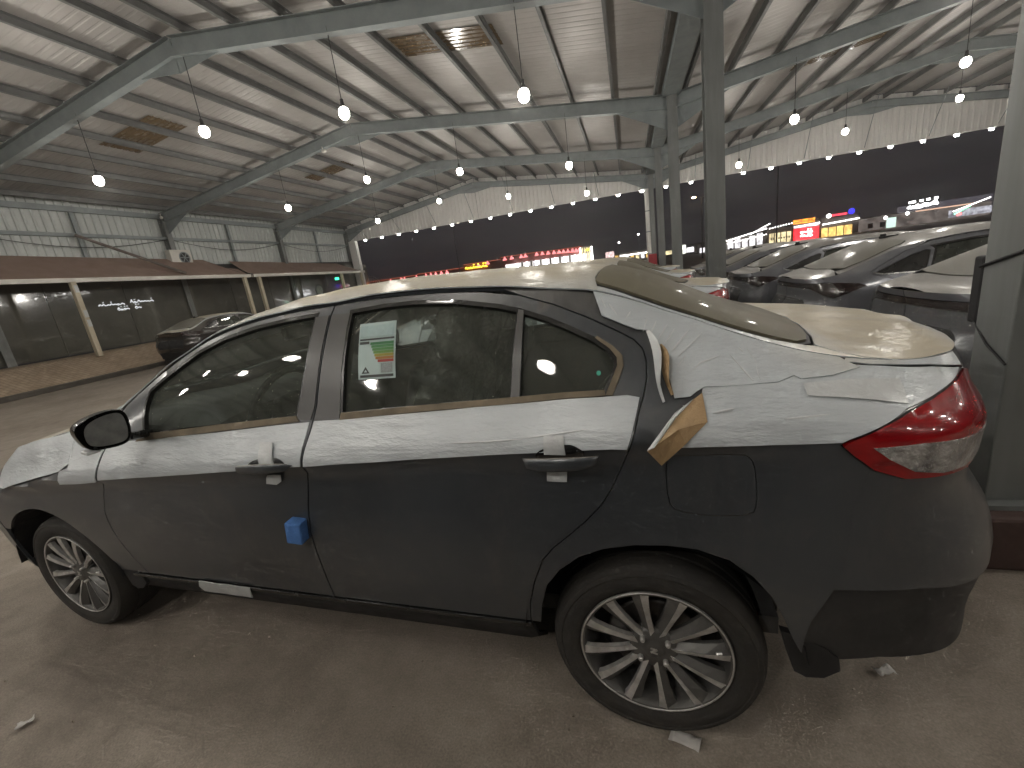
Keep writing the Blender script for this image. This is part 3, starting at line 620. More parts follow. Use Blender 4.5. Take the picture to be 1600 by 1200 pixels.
        for L in WR:
            L = [np.array(p) for p in L]; V = []; F = []; n = 6*(len(L)-1)
            d = L[-1]-L[0]; d = d/np.hypot(*d); pr = np.array([-d[1], d[0]])
            for i in range(n+1):
                t = i/n*(len(L)-1); k = min(int(t), len(L)-2); c = L[k]+(L[k+1]-L[k])*(t-k); e = math.sin(math.pi*i/n)**.6
                hw = .0015*e+.0002
                for q, h in ((-hw*1.4, .0028), (0, .0036+.0016*e), (hw*1.4, .0028)):
                    uz = c+pr*q; zz = float(min(uz[1], S.zc(S.xz(uz[0], 1.)[0])-.002)); V.append(S.P(uz[0], zz)+S.Nrm(uz[0], zz)*(h+.002))
            for i in range(n):
                F += [(i*3, i*3+1, i*3+4, i*3+3), (i*3+1, i*3+2, i*3+5, i*3+4)]
            mesh_obj('film_wrinkle', V, F, mat('film ridge highlight', (.60, .62, .62), .35, 0, .1, 20, coat=.4), root, True)
    # door handles with tape
    for dr, ua, ub, za, zb_ in ((d1, -1.318, -1.082, .908, .921), (d2, -.305, -.102, .953, .962)):
        bowl = [(ua+.03, za-.004), (ua+.05, za+.021), (ua+.12, zb_+.023), (ub-.06, zb_+.020), (ub-.03, zb_), (ub-.07, zb_-.020), (ua+.08, za-.022)]
        under(pn('handle_bowl', chaikin(bowl, 2), M_blackgloss, root, off=.006, thick=.006, res=.015), dr)
        V = []; F = []; n = 16; k = 10
        for i in range(n+1):
            t = i/n; u = ua+(ub-ua)*t; z = za+(zb_-za)*t; e = max(0, math.sin(math.pi*t))**.22; p = S.P(u, z); nn = S.Nrm(u, z); h = .008+.024*e
            for j in range(k):
                a = 2*math.pi*j/k; V.append(p+nn*(h+.008*math.cos(a)*e)+np.array([0, 0, 1])*(.0185*math.sin(a)*e))
        for i in range(n):
            for j in range(k): F.append((i*k+j, i*k+(j+1) % k, (i+1)*k+(j+1) % k, (i+1)*k+j))
        hd = mesh_obj('handle', V, F, M_paint, dr, True); hd.data.materials.clear(); hd.data.materials.append(M_blackgloss if False else M_paint)
        t = twin(dr); c = hd.copy(); COL.objects.link(c); c.parent = t
    TP = [[(-1.236, .984), (-1.178, .984), (-1.160, .922), (-1.224, .920)], [(-1.222, .880), (-1.164, .882), (-1.170, .852), (-1.193, .840), (-1.238, .842), (-1.233, .86)], [(-.242, 1.003), (-.190, 1.003), (-.187, .962), (-.243, .962)], [(-.243, .933), (-.188, .934), (-.195, .873), (-.249, .874)]]
    for p in TP: pn('handle_tape', p, M_tape, root, off=.009, thick=.002, res=.015, wob=.0012, wobs=30)
    pn('sill_tape', [(-1.785, .376), (-1.508, .374), (-1.516, .352), (-1.525, .318), (-1.79, .318), (-1.80, .345)], M_tape, root, off=.0125, thick=.003, res=.02, wob=.0015, wobs=20, far=False)
    b = cushion('door_edge_guard', (.058, .045, .078), S.P(-1.135, .681)+S.Nrm(-1.135, .681)*.018, (0, R(8), R(6)), M_foam, root, .006); tag(b, 'blue foam block stuck on the front door edge')
    # window label
    lab = empty('window_label', (0, 0, 0), parent=root); tag(lab, 'paper energy label stuck on the rear door glass')
    def lb(name, x0, x1, y0, y1, m, off):   # x,y in 0..1 of the sheet
        ua, ub, zt_, zb2 = -.889, -.750, 1.331, 1.162
        f = lambda a, c: (ua+(ub-ua)*a+.022*(1-c), zb2+(zt_-zb2)*c)
        o = panel(S, name, [f(x0, y0), f(x1, y0), f(x1, y1), f(x0, y1)], m, lab, off=off, thick=.0006, res=.04, far=False)
        return o
    Lw = mat('label paper', (.40, .50, .48), .6, 0, .06, 20)
    lb('label_sheet', 0, 1, 0, 1, Lw, -.0085)
    lb('label_header', .05, .95, .74, .95, mat('label header', (.35, .46, .45), .6, 0, .12, 60), -.0072)
    lb('label_rule', .04, .97, .685, .715, mat('label ink', (.03, .035, .03), .6), -.0071)
    lb('label_rule', .04, .30, .62, .665, MATS['label ink'], -.0071)
    for i, (c, x0) in enumerate((((.03, .16, .05), .33), ((.05, .20, .06), .36), ((.07, .22, .06), .39), ((.12, .25, .05), .42), ((.30, .27, .04), .45), ((.36, .16, .03), .48), ((.33, .04, .03), .54))):
        z0 = .645-.052*i; lb('rating_bar', x0, .96, z0-.046, z0, mat('rating %d' % i, c, .6), -.0071)
    lb('label_stamp', .62, .93, .10, .27, mat('label stamp', (.30, .34, .33), .6, 0, .5, 300), -.0071)
    lb('label_footer', .06, .95, .03, .075, MATS['label ink'], -.0071)
    f = lambda a, c: (-.889+.139*a+.022*(1-c), 1.162+.169*c)
    panel(S, 'label_mark', [f(.10, .10), f(.32, .10), f(.21, .22)], MATS['label ink'], lab, holes=[[f(.165, .122), f(.255, .122), f(.21, .172)]], off=-.0071, thick=.0004, res=.03, far=False)
    tag(pn('window_dot', [(-.101+.006*math.cos(a), 1.142+.006*math.sin(a)) for a in np.linspace(0, 6.28, 11)[:-1]], mat('green dot', (.05, .36, .26), .6), root, off=-.008, thick=.0005, far=False), 'small green dot sticker on the quarter glass')
    # mirrors
    for s in (-1, 1):
        mr = empty('door_mirror', (-1.79, s*.945, 1.08), 0, parent=root); mr.rotation_euler = (0, 0, R(14*s))
        out = chaikin([(-.084, .036), (-.045, .060), (.005, .070), (.050, .067), (.067, .046), (.066, -.001), (.056, -.050), (.029, -.063), (-.018, -.060), (-.060, -.048), (-.075, -.018)], 2)
        gl = chaikin([(-.056, .026), (-.032, .047), (.014, .058), (.048, .054), (.057, .032), (.055, -.017), (.044, -.049), (.01, -.052), (-.04, -.043), (-.060, -.024)], 2)
        V = []; F = []; n = len(out); st = [(.0, .90), (.010, .985), (.0, 1.0), (-.03, 1.0), (-.06, .93), (-.085, .78), (-.098, .5), (-.10, .02)]
        for x, k in st: V += [(x, -s*yy*k, zz*k) for yy, zz in out]
        for i in range(len(st)-1):
            for j in range(n): F.append((i*n+j, i*n+(j+1) % n, (i+1)*n+(j+1) % n, (i+1)*n+j))
        h_ = mesh_obj('mirror_housing', V, F, M_blackgloss, mr, True); h_.data.set_sharp_from_angle(angle=R(45))
        mesh_obj('mirror_glass', [(.004, -s*yy, zz) for yy, zz in gl], [tuple(range(len(gl)))], mat('dusty mirror glass', (.17, .175, .165), .4, .3, .4, 30, coat=.3), mr).modifiers.new('s', 'SOLIDIFY').thickness = .003
        MB().beam((-.03, -s*.05, -.045), (-.10, -s*.135, -.07), .05, .03).build('mirror_arm', M_blackgloss, mr, bevel=.01)
        MB().box((-.06, s*.05-.02, -.064), (.0, s*.05+.02, -.052)).build('mirror_wrap', M_tape, mr, bevel=.004)
    # mud flap, under side, wheels, cabin
    for s in (-1, 1):
        V = []; F = []
        pts = [(.318, .44), (.36, .43), (.42, .40), (.45, .37), (.455, .335), (.42, .305), (.38, .30), (.352, .315), (.335, .37)]
        for y in (.835, .815): V += [(x, s*y, z) for x, z in pts]
        n = len(pts); F = [tuple(range(n)), tuple(range(2*n-1, n-1, -1))]+[(i, (i+1) % n, n+(i+1) % n, n+i) for i in range(n)]
        mesh_obj('mud_flap', V, F, M_black, root)
        V = [(x-2.62+.02, y, z-.02) for x, y, z in V]; V = [((x+.0), y, z) for x, y, z in V]; mesh_obj('mud_flap', V, F, M_black, root)
    MB().box((-3.25, -.50, .20), (.40, .50, .26)).box((.40, -.45, .30), (.80, .45, .36)).box((-2.22, -.72, .20), (-.42, .72, .255)).box((.46, -.55, .37), (.84, .55, .62)).box((-3.3, -.55, .30), (-2.36, .55, .78)).build('underbody', M_black, root)
    arch_liner(root, 0); arch_liner(root, -2.65)
    for x in (0, -2.65):
        make_wheel(root, x, -.825, -1); make_wheel(root, x, .825, 1)
    make_interior(root, S)
    panel(S, 'headlining', [(-1.9, -.45), (-1.5, -.5), (-.2, -.48), (-.2, .48), (-1.5, .5), (-1.9, .45)], M_headl, root, kind='top', off=-.035, res=.1, thick=0)
    for s in (-1, 1):
        MB().beam((-1.045, s*.74, .95), (-1.02, s*.545, 1.35), .10, .03).build('inner_pillar', M_cabin, root)
    return root

# ------------------------------------------------------------------ fastback sedans of the opposite row
FAST = dict(
 zc=[(-3.60, .62), (-3.4, .70), (-3.1, .83), (-2.7, .92), (-2.3, .985), (-2.1, 1.04), (-1.9, 1.13), (-1.65, 1.23), (-1.4, 1.295), (-1.1, 1.335), (-.8, 1.350), (-.5, 1.345), (-.2, 1.322), (.1, 1.275), (.35, 1.19), (.55, 1.118), (.7, 1.072), (.85, 1.043), (1.05, 1.035)],
 yc=[(-3.60, .70), (-3.0, .76), (-2.3, .76), (-1.9, .70), (-1.5, .63), (-1.0, .585), (-.5, .57), (0, .59), (.4, .65), (.7, .71), (1.05, .74)],
 zt=[(-3.60, .66), (-3.3, .80), (-3.0, .89), (-2.5, .97), (-2.3, 1.02), (-2.0, 1.17), (-1.7, 1.30), (-1.45, 1.375), (-1.2, 1.405), (-.8, 1.418), (-.5, 1.412), (-.2, 1.394), (.05, 1.36), (.3, 1.275), (.5, 1.19), (.7, 1.108), (.85, 1.065), (1.05, 1.06)],
 zb=[(-3.60, .55), (-3.0, .77), (-2.5, .88), (-2.1, .94), (-1.5, .965), (-1.0, .985), (-.5, 1.005), (0, 1.025), (.3, 1.03), (.6, 1.005), (.8, .985), (1.05, .97)],
 yb=[(-3.60, .82), (-2.5, .84), (-2.0, .83), (0, .835), (.5, .835), (1.05, .81)],
 zk=[(-3.60, .50), (-3.0, .68), (-2.3, .74), (0, .84), (.6, .88), (1.05, .88)],
 xn=[(.2, -3.45), (.3, -3.55), (.5, -3.60), (.65, -3.57), (.8, -3.5), (1.2, -3.4)],
 xt=[(.2, .92), (.35, 1.0), (.5, 1.06), (.62, 1.07), (.7, 1.05), (.8, .99), (.9, .985), (1.0, 1.0), (1.04, 1.01), (1.3, 1.01)],
 sec=[(.22, .78), (.25, .835), (.36, .875), (.58, .905), .895, .905], x1=-2.9, x2=.42, N=-3.60, Tl=1.04, pt=4.5)
def make_fastback():
    S = Shell(FAST); u0, u3 = S.u0, S.u3; root = empty('fastback_sedan'); pn = lambda *a, **k: panel(S, *a, **k); S.Tz(0., 0.)
    ck = lambda x: float(np.interp(x, S._cx, S._cy))
    wb = -2.72
    Wf = [(-1.86, .975), (-1.84, 1.06), (-1.66, 1.165), (-1.4, 1.245), (-1.15, 1.285), (-1.03, 1.293), (-1.06, .998)]
    Wr = [(-.985, 1.003), (-.955, 1.293), (-.75, 1.292), (-.5, 1.288), (-.15, 1.258), (-.17, 1.225), (-.06, 1.03)]
    Wq = [(-.02, 1.033), (-.12, 1.215), (-.09, 1.225), (.05, 1.19), (.22, 1.125), (.40, 1.056), (.34, 1.042)]
    gf = [(-2.10, .36), (-2.14, .55), (-2.13, .75), (-2.08, .90), (-2.05, 1.02)]
    gb = [(-1.01, 1.31), (-1.03, 1.0), (-1.06, .75), (-1.08, .36)]
    gr = [(-.10, 1.29), (.09, 1.235), (.27, 1.15), (.44, 1.07), (.44, 1.04), (.28, .98), (.03, .80), (-.12, .68), (-.28, .60), (-.36, .46), (-.38, .36)]
    pn('front_fender', gf+cl(S, -2.06, -3.0, 0)+[(-3.05, .6)]+arc(wb, .31, .385, 140, 8, 16)+[(-2.32, .36)], M_paint2, root, res=.06)
    d1 = pn('front_door', gf+cl(S, -2.03, -1.01, .01)+gb, M_paint2, root, holes=[Wf], gap=.003, res=.05)
    d2 = pn('rear_door', gb[::-1]+cl(S, -1.0, -.16, .01)+gr, M_paint2, root, holes=[Wr, Wq], gap=.003, res=.05)
    lamp = [(.52, .935), (.60, .965), (.8, .985), (1.1, .985), (u3-.004, .985), (u3-.004, .935), (1.25, .93), (1.05, .86), (.92, .835), (.80, .87)]
    quarter = gr[::-1]+cl(S, -.14, .96, 0, 30)+[(1.0, 1.0), (.8, .99), (.60, .97), (.515, .937), (.72, .885), (.70, .70), (.55, .60), (.45, .52), (.395, .40)]+arc(0, .31, .385, 14, 166, 16)[1:]+[(-.375, .36)]
    pn('quarter_panel', quarter, M_paint2, root, res=.05)
    pn('tail_lamp', lamp, mat('smoked red lamp', (.022, .008, .008), .15, 0, .4, 6, coat=1, coatr=.05), root, off=.006, res=.04)
    pn('trunk_rear_panel', [(1.0, 1.0), (.98, 1.025)]+cl(S, 1.0, u3-.004, 0)+[(u3-.004, .99), (1.1, .99)], M_paint2, root, res=.05)
    pn('rear_bumper', [(.80, .862), (.92, .828), (1.05, .852), (1.25, .922), (u3-.004, .927), (u3-.004, .46), (.8, .44), (.45, .48), (.55, .60), (.70, .70), (.72, .88)], M_paint2, root, gap=.002, res=.05)
    pn('bumper_valance', [(.40, .36), (.45, .475), (.8, .435), (u3-.004, .455), (u3-.004, .26), (.6, .28)], M_black, root, off=-.004, res=.08)
    pn('number_recess', [(1.30, .56), (1.28, .74), (1.34, .80), (u3-.004, .81), (u3-.004, .56)], M_black, root, off=.004, res=.05)
    pn('front_bumper', [(-3.04, .28), (-3.04, .60), (-2.99, .80)]+cl(S, -3.0, u0+.004, .01)+[(u0+.004, .28)], M_paint2, root, res=.08)
    pn('sill', [(-2.3, .23), (-2.3, .35), (-.37, .35), (-.37, .23)], M_black, root, res=.1)
    for nm, q, d in (('window_glass', Wf, d1), ('window_glass', Wr, d2)):
        under(pn(nm, inset(q, -.004), M_glass, root, off=-.010, thick=0, res=.1), d)
        under(pn('window_seal', inset(q, -.008), M_blackgloss, root, holes=[inset(q, .010)], off=.002, thick=.012, res=.05), d)
    pn('quarter_glass', Wq, M_blackgloss, root, off=-.004, res=.06)
    pn('belt_trim', [(-1.88, .955), (-1.87, .968), (-1.06, .992), (-.06, 1.024), (.34, 1.036), (.42, 1.056), (.43, 1.050), (.35, 1.027), (-.06, 1.013), (-1.06, .980)], mat('bright belt trim', (.62, .62, .6), .25, .9, .1, 20), root, off=.006, thick=.008, res=.05)
    xs = lambda a, b, d=0., n=20: [(float(x), -(ck(x)-d)) for x in np.linspace(a, b, n)]
    def topo(name, half, m, off=0, res=.07, thick=.01, wob=0): return panel(S, name, half+[(x, -y) for x, y in half[::-1]], m, root, kind='top', off=off, res=res, thick=thick, wob=wob)
    topo('hood', [(-3.55, -.05), (-3.5, -.35)]+xs(-3.35, -2.12, .004)+[(-2.2, -.6), (-2.34, -.1)], M_paint2)
    topo('windscreen', [(-2.33, -.1), (-2.25, -.45), (-2.13, -.68)]+xs(-2.0, -1.55, .04, 6)+[(-1.45, -.45), (-1.40, -.05)], M_glass)
    topo('roof', [(-1.39, -.05), (-1.44, -.45), (-1.53, -.58), (-1.75, -.63), (-2.0, -.675), (-2.09, -.71)]+xs(-2.09, .0, .002)+[(.0, -.47), (.03, -.2), (.04, -.05)], M_paint2)
    topo('rear_window', [(.05, -.05), (.04, -.2), (.01, -.47), (.06, -.52), (.2, -.545), (.4, -.585), (.60, -.585), (.66, -.4), (.69, -.15), (.695, -.05)], M_rearglass2, .006, .06)
    for s in (1, -1):
        panel(S, 'rear_pillar', [(float(x), -s*(ck(x)-.002)) for x in np.linspace(.0, .70, 20)]+[(.68, -s*.56), (.61, -s*.597), (.4, -s*.596), (.2, -s*.556), (.06, -s*.531), (.0, -s*.478)], M_paint2, root, kind='top', off=.0005, res=.06)
    topo('trunk_lid', [(.705, -.05), (.70, -.15), (.672, -.4), (.675, -.55), (.70, -.60)]+xs(.72, .995, .004)+[(1.006, -.05)], M_paint2)
    for s in (-1, 1):
        mr = cushion('door_mirror', (.13, .20, .14), (-1.78, s*1.0, 1.03), (0, 0, R(-8*s)), M_paint2, root, .05)
    MB().box((-.10, -.012, 0), (.09, .012, .03)).box((.02, -.008, .03), (.08, .008, .055)).build('roof_antenna', M_blackgloss, root, bevel=.006).location = (-.06, 0, 1.372)
    MB().box((-3.3, -.66, .18), (.85, .66, .26)).box((.5, -.58, .261), (.95, .58, .75)).box((-3.35, -.55, .261), (-2.36, .55, .75)).build('underbody', M_black, root)
    arch_liner(root, 0, .39, .31); arch_liner(root, wb, .39, .31)
    for x in (0, wb):
        make_wheel(root, x, -.86, -1, .312, .312, .215, detail=False); make_wheel(root, x, .86, 1, .312, .312, .215, detail=False)
    make_interior(root, S, -.05)
    panel(S, 'headlining', [(-1.9, -.45), (-1.5, -.5), (-.3, -.48), (-.3, .48), (-1.5, .5), (-1.9, .45)], M_headl, root, kind='top', off=-.03, res=.15, thick=0)
    # clear shipping film drawn tight over the tail, wrinkled
    tf = pn('tail_wrap', [(.78, .55), (.80, .80), (.90, .985), (1.1, .988), (u3-.004, .988), (u3-.004, .55)], M_wrap, root, off=.014, thick=0, res=.035, wob=.006, wobs=22)
    return root

# ------------------------------------------------------------------ building frame: origin under the camera, turned by BA against the car
BA = R(1.7033)
def bw(x, y, z=0.): return (CX+x*math.cos(BA)-y*math.sin(BA), CY+x*math.sin(BA)+y*math.cos(BA), z)
FR = [2.15+6.1*k for k in range(-2, 5)]          # portal frames
GY = FR[-1]; BY = FR[0]
XL, XA, XV, XB, XR = -18.3, -8.72, 1.42, 11.5, 21.6
ZE, ZR = 5.62, 6.98                               # eave / ridge underside of sheeting
def roof_z(x):
    if x <= XA: return ZE+(ZR-ZE)*(x-XL)/(XA-XL)
    if x <= XV: return ZR+(ZE-ZR)*(x-XA)/(XV-XA)
    if x <= XB: return ZE+(ZR-ZE)*(x-XV)/(XB-XV)
    return ZR+(ZE-ZR)*(x-XB)/(XR-XB)

# ground
M_ground = None
def ground_mat():
    m, n, l, b = nt('dusty brown concrete')
    a = noise(n, l, .55, 8, .62); c = noise(n, l, 7, 6, .7); d = noise(n, l, 140, 3, .6)
    r = ramp(n, l, a.outputs['Fac'], [(.30, (.172, .146, .119)), (.5, (.255, .220, .181)), (.7, (.325, .285, .237))])
    r2 = ramp(n, l, c.outputs['Fac'], [(.25, (.72, .70, .68)), (.62, (1.05, 1.05, 1.05))])
    r3 = ramp(n, l, d.outputs['Fac'], [(.3, (.74, .74, .74)), (.7, (1.2, 1.2, 1.2))])
    m1 = n.new('ShaderNodeMix'); m1.data_type = 'RGBA'; m1.blend_type = 'MULTIPLY'; m1.inputs[0].default_value = 1; l.new(r.outputs[0], m1.inputs[6]); l.new(r2.outputs[0], m1.inputs[7])
    m2 = n.new('ShaderNodeMix'); m2.data_type = 'RGBA'; m2.blend_type = 'MULTIPLY'; m2.inputs[0].default_value = 1; l.new(m1.outputs[2], m2.inputs[6]); l.new(r3.outputs[0], m2.inputs[7])
    l.new(m2.outputs[2], b.inputs['Base Color']); b.inputs['Roughness'].default_value = .82
    bp = n.new('ShaderNodeBump'); bp.inputs['Strength'].default_value = .10; bp.inputs['Distance'].default_value = .01; l.new(d.outputs['Fac'], bp.inputs['Height']); l.new(bp.outputs[0], b.inputs['Normal'])
    return m
M_ground = ground_mat()
g = mesh_obj('ground', [(x, y, z) for x, z in ((-250, 0), (1.72, 0), (2.0, -.14), (250, -.14)) for y in (-250, 250)], [(0, 2, 3, 1), (2, 4, 5, 3), (4, 6, 7, 5)], M_ground); tag(g, 'dusty brown concrete ground of the car yard', kind='structure')
# ------------------------------------------------------------------ steel canopy
M_paintst = mat('grey green steel paint', (.255, .285, .285), .5, .1, .2, 3, c2=(.20, .23, .23), bump=.05, bscale=30, grime=.12, grimec=(.14, .10, .07))
M_colst = mat('streaked column paint', (.20, .212, .206), .5, .1, .3, 2.2, c2=(.145, .152, .146), stretch=(3, 3, .35))
M_roof = mat('silver roof sheet', (.47, .455, .43), .50, .25, .16, .9, c2=(.41, .395, .37), bump=.05, bscale=9, bstretch=(4, .6, 1))
M_wallsh = mat('pale corrugated sheet', (.50, .53, .51), .5, .1, .12, 1.2)
M_fascia = mat('cream fascia sheet', (.78, .77, .73), .5, .05, .08, 1.0)
M_purl = mat('grey purlin paint', (.155, .158, .153), .55, .1, .2, 3)
M_sky = mat('brown translucent panel', (.17, .115, .055), .25, 0, .2, 3, coat=.8, coatr=.1, c2=(.14, .095, .05))
can = empty('steel_canopy', (CX, CY, 0), BA, 'open steel canopy roof on grey columns above the parked cars', 'canopy')
def corr_sheet(name, p0, eu, ev, nu, period, depth, m, lengths=None, dn=(0, 0, 1)):
    """trapezoid sheet: ribs run along ev, waves step along eu"""
    p0 = Vector(p0); eu = Vector(eu); ev = Vector(ev); dn = Vector(dn); V = []; F = []; u = eu.normalized(); L = eu.length; k = int(L/period); q = []
    for i in range(k+1):
        for f, h in ((0, 0), (.62, 0), (.72, 1), (.90, 1)): q.append((min((i+f)*period, L), h))
    for t, h in q:
        a = p0+u*t+dn*depth*h
        V += [a, a+ev]
    F = [(2*i, 2*i+1, 2*i+3, 2*i+2) for i in range(len(q)-1)]
    return mesh_obj(name, V, F, m, can)
for xa, xb in ((XL-.2, XA), (XA, XV), (XV, XB), (XB, XR+.2)):
    za, zb = roof_z(max(xa, XL)), roof_z(min(xb, XR))
    corr_sheet('roof_sheet', (xa, BY-1.0, za+.22), (0, GY-BY+1.0, 0), (xb-xa, 0, zb-za), 0, .20, .005, M_roof)
for xa, xb, ya, yb in ((-4.72, -2.38, 9.92, 10.88), (-14.1, -12.0, 10.0, 11.1), (-13.2, -11.2, 17.2, 18.1), (-5.2, -3.2, 22.6, 23.5), (5.2, 7.6, 16.4, 17.3), (6.8, 9.0, 22.8, 23.7), (-4.7, -2.4, 4.0, 5.0)):
    corr_sheet('skylight_panel', (xa, ya, roof_z(xa)+.2), (0, yb-ya, 0), (xb-xa, 0, roof_z(xb)-roof_z(xa)), 0, .16, .018, M_sky)
# purlins: cold-formed channels along the building
for lo, hi in ((XL, XA), (XA, XV), (XV, XB), (XB, XR)):
    n = 8
    for i in range(n+1):
        x = lo+(hi-lo)*(i+.35)/(n+.7)
        z = roof_z(x)+.11
        mb = MB(); mb.box((x-.035, BY-.9, z+.075), (x+.035, GY-.02, z+.085)).box((x-.035, BY-.9, z-.085), (x+.035, GY-.02, z-.075)).box((x-.035, BY-.9, z-.075), (x-.025, GY-.02, z+.075))
        mb.build('purlin', M_purl, can)
# portal frames
for k, y in enumerate(FR):
    if k == len(FR)-1: hgt = .30
    else: hgt = .36
    for (xa, xb) in ((XL, XA), (XA, XV), (XV, XB), (XB, XR)):
        MB().ibeam((xa, y, roof_z(xa)-.02-hgt/2), (xb, y, roof_z(xb)-.02-hgt/2), .19, hgt).build('rafter', M_paintst, can)
    for xa in (XA, XB):       # ridge haunch plates
        z = ZR-.02
        for s in (-1, 1):
            mesh_obj('haunch', [(xa, y+.006, z-hgt), (xa, y+.006, z-hgt-.28), (xa+s*1.1, y+.006, z-hgt-.15)], [(0, 1, 2)], M_paintst, can).modifiers.new('s', 'SOLIDIFY').thickness = .012
    for xa, s in ((XL, 1), (XV, 1), (XV, -1), (XR, -1)):
        z = ZE-.03-hgt
        mesh_obj('haunch', [(xa, y+.006, z+.02), (xa, y+.006, z-.55), (xa+s*1.5, y+.006, z+.20)], [(0, 1, 2)], M_paintst, can).modifiers.new('s', 'SOLIDIFY').thickness = .012
    for xa, wdt in ((XL+.12, .22), (XV, .27), (XR-.12, .22)):
        if xa == XV and k == 2: MB().box((1.36, 2.0, .24), (1.62, 2.18, ZE-.06)).build('column', M_colst, can, bevel=.006)
        else: MB().ibeam((xa+.03*(xa == XV), y, .12 if xa == XV else .0), (xa, y, ZE-.06), wdt, .30 if xa == XV else .26, .012, .016, up=(1, 0, 0) if xa != XV else (0, 1, 0)).build('column', M_colst, can)
        if xa == XV:
            MB().box((xa-.26, y-.26, .0), (xa+.26, y+.26, .24)).build('column_plinth', mat('brown painted plinth', (.085, .05, .042), .7, 0, .3, 8), can, bevel=.015)
            MB().box((xa-.19, y-.20, .241), (xa+.19, y+.20, .262)).build('base_plate', M_colst, can)
# valley gutter, ridge, eave beams
MB().box((XV-.22, BY-.9, ZE-.05), (XV+.22, GY-.03, ZE-.03)).box((XV-.23, BY-.9, ZE-.045), (XV-.215, GY-.03, ZE+.16)).box((XV+.215, BY-.9, ZE-.045), (XV+.23, GY-.03, ZE+.16)).build('valley_gutter', M_paintst, can)
# gable fascia along the far end, corrugated, with a bottom trim
for xa, xb in ((XL, XA), (XA, XV), (XV, XB), (XB, XR)):
    V = []; F = []; L = xb-xa; k = int(L/.24); q = []
    for i in range(k+1):
        for f, h in ((0, 0), (.6, 0), (.7, 1), (.9, 1)): q.append((min(xa+(i+f)*.24, xb), h))
    for x, h in q: V += [(x, GY+.20-h*.03, 4.93), (x, GY+.20-h*.03, roof_z(x)+.25)]
    mesh_obj('fascia_sheet', V, [(2*i, 2*i+2, 2*i+3, 2*i+1) for i in range(len(q)-1)], M_fascia, can)
MB().box((XL, GY+.10, 4.88), (XR, GY+.24, 4.929)).build('fascia_trim', M_fascia, can)
for x in np.arange(XL+1.6, XR, 2.55):
    MB().bar((x, GY+.15, 5.0), (x-.1, GY-1.1, roof_z(x-.1)+.02), .016, 6).build('fascia_stay', M_paintst, can)
# left wall
V = []; F = []; q = []
for i in range(int((GY-BY)/.24)+1):
    for f, h in ((0, 0), (.6, 0), (.7, 1), (.9, 1)): q.append((min(BY+(i+f)*.24, GY+.2), h))
for y, h in q: V += [(XL-.06+h*.03, y, 3.0), (XL-.06+h*.03, y, ZE+.22)]
mesh_obj('wall_sheet', V, [(2*i, 2*i+1, 2*i+3, 2*i+2) for i in range(len(q)-1)], M_wallsh, can)
MB().box((XL+.0, BY, 4.60), (XL+.08, GY, 4.72)).build('wall_girt', M_paintst, can)
MB().box((XL+.0, BY, 5.42), (XL+.10, GY, 5.60)).build('eave_beam', M_paintst, can)
for k in range(len(FR)-1):
    y = (FR[k]+FR[k+1])/2; MB().box((XL+.01, y-.06, 3.0), (XL+.09, y+.06, 5.41)).build('wall_post', M_paintst, can)
    MB().tube([(XL+.11, FR[k]+6.1*t, 4.62-.38*math.sin(math.pi*t)) for t in np.linspace(0, 1, 9)], .012, 5).build('sagging_cable', M_black, can)
# white clad end post under the fascia
MB().lathe([(.17, 0.0), (.17, 4.88)], 16, 'z', c=(XV-.18, GY+.05, 0)).build('clad_end_post', M_fascia, can, True)
for z in (1.4, 2.6, 3.7): MB().lathe([(.172, z), (.178, z+.01), (.178, z+.04), (.172, z+.05)], 16, 'z', c=(XV-.18, GY+.05, 0)).build('post_band', M_paintst, can)
MB().box((XL+.25, GY-.1, 0.0), (XL+.75, GY+.2, 4.87)).build('clad_corner_post', M_fascia, can)

# ------------------------------------------------------------------ hanging lamps
M_bulb = emit('lamp glow', (1.0, .95, .86), 30.0)
def make_lamp():
    r = empty('hanging_lamp'); tag(r, 'x', 'lamp')
    MB().bar((0, 0, .13), (0, 0, 1.40), .008, 6).build('cord', M_black, r)
    MB().lathe([(.001, .20), (.03, .20), (.036, .12), (.05, .09), (.062, .06), (.02, .055)], 16, 'z').build('socket', M_black, r, True)
    b = MB().lathe([(.001, -.15), (.05, -.14), (.088, -.10), (.10, -.04), (.085, .03), (.05, .058)], 16, 'z').build('bulb', M_bulb, r, True); b.visible_shadow = True
    ld = bpy.data.lights.new('lamp_light', 'POINT'); ld.energy = LAMP_W; ld.color = (1.0, .945, .87); ld.shadow_soft_size = .09
    lo = bpy.data.objects.new('lamp_light', ld); lo.location = (0, 0, -.20); link(lo, r)
    return r
LX = [-15.4, -12.0, -8.52, -5.1, -1.56, 4.47, 8.05, 11.42, 15.0]
lamp0 = make_lamp(); first = True
names = {-12.0: 'left of the ridge', -8.52: 'under the left ridge', -5.1: 'right of the left ridge', -1.56: 'left of the column row', 4.47: 'right of the column row', 8.05: 'left of the right ridge', 11.42: 'under the right ridge', 15.0: 'beyond the right ridge'}
rows = {0: 'above the wrapped car', 1: 'on the first rafter in view', 2: 'on the second rafter', 3: 'on the third rafter'}
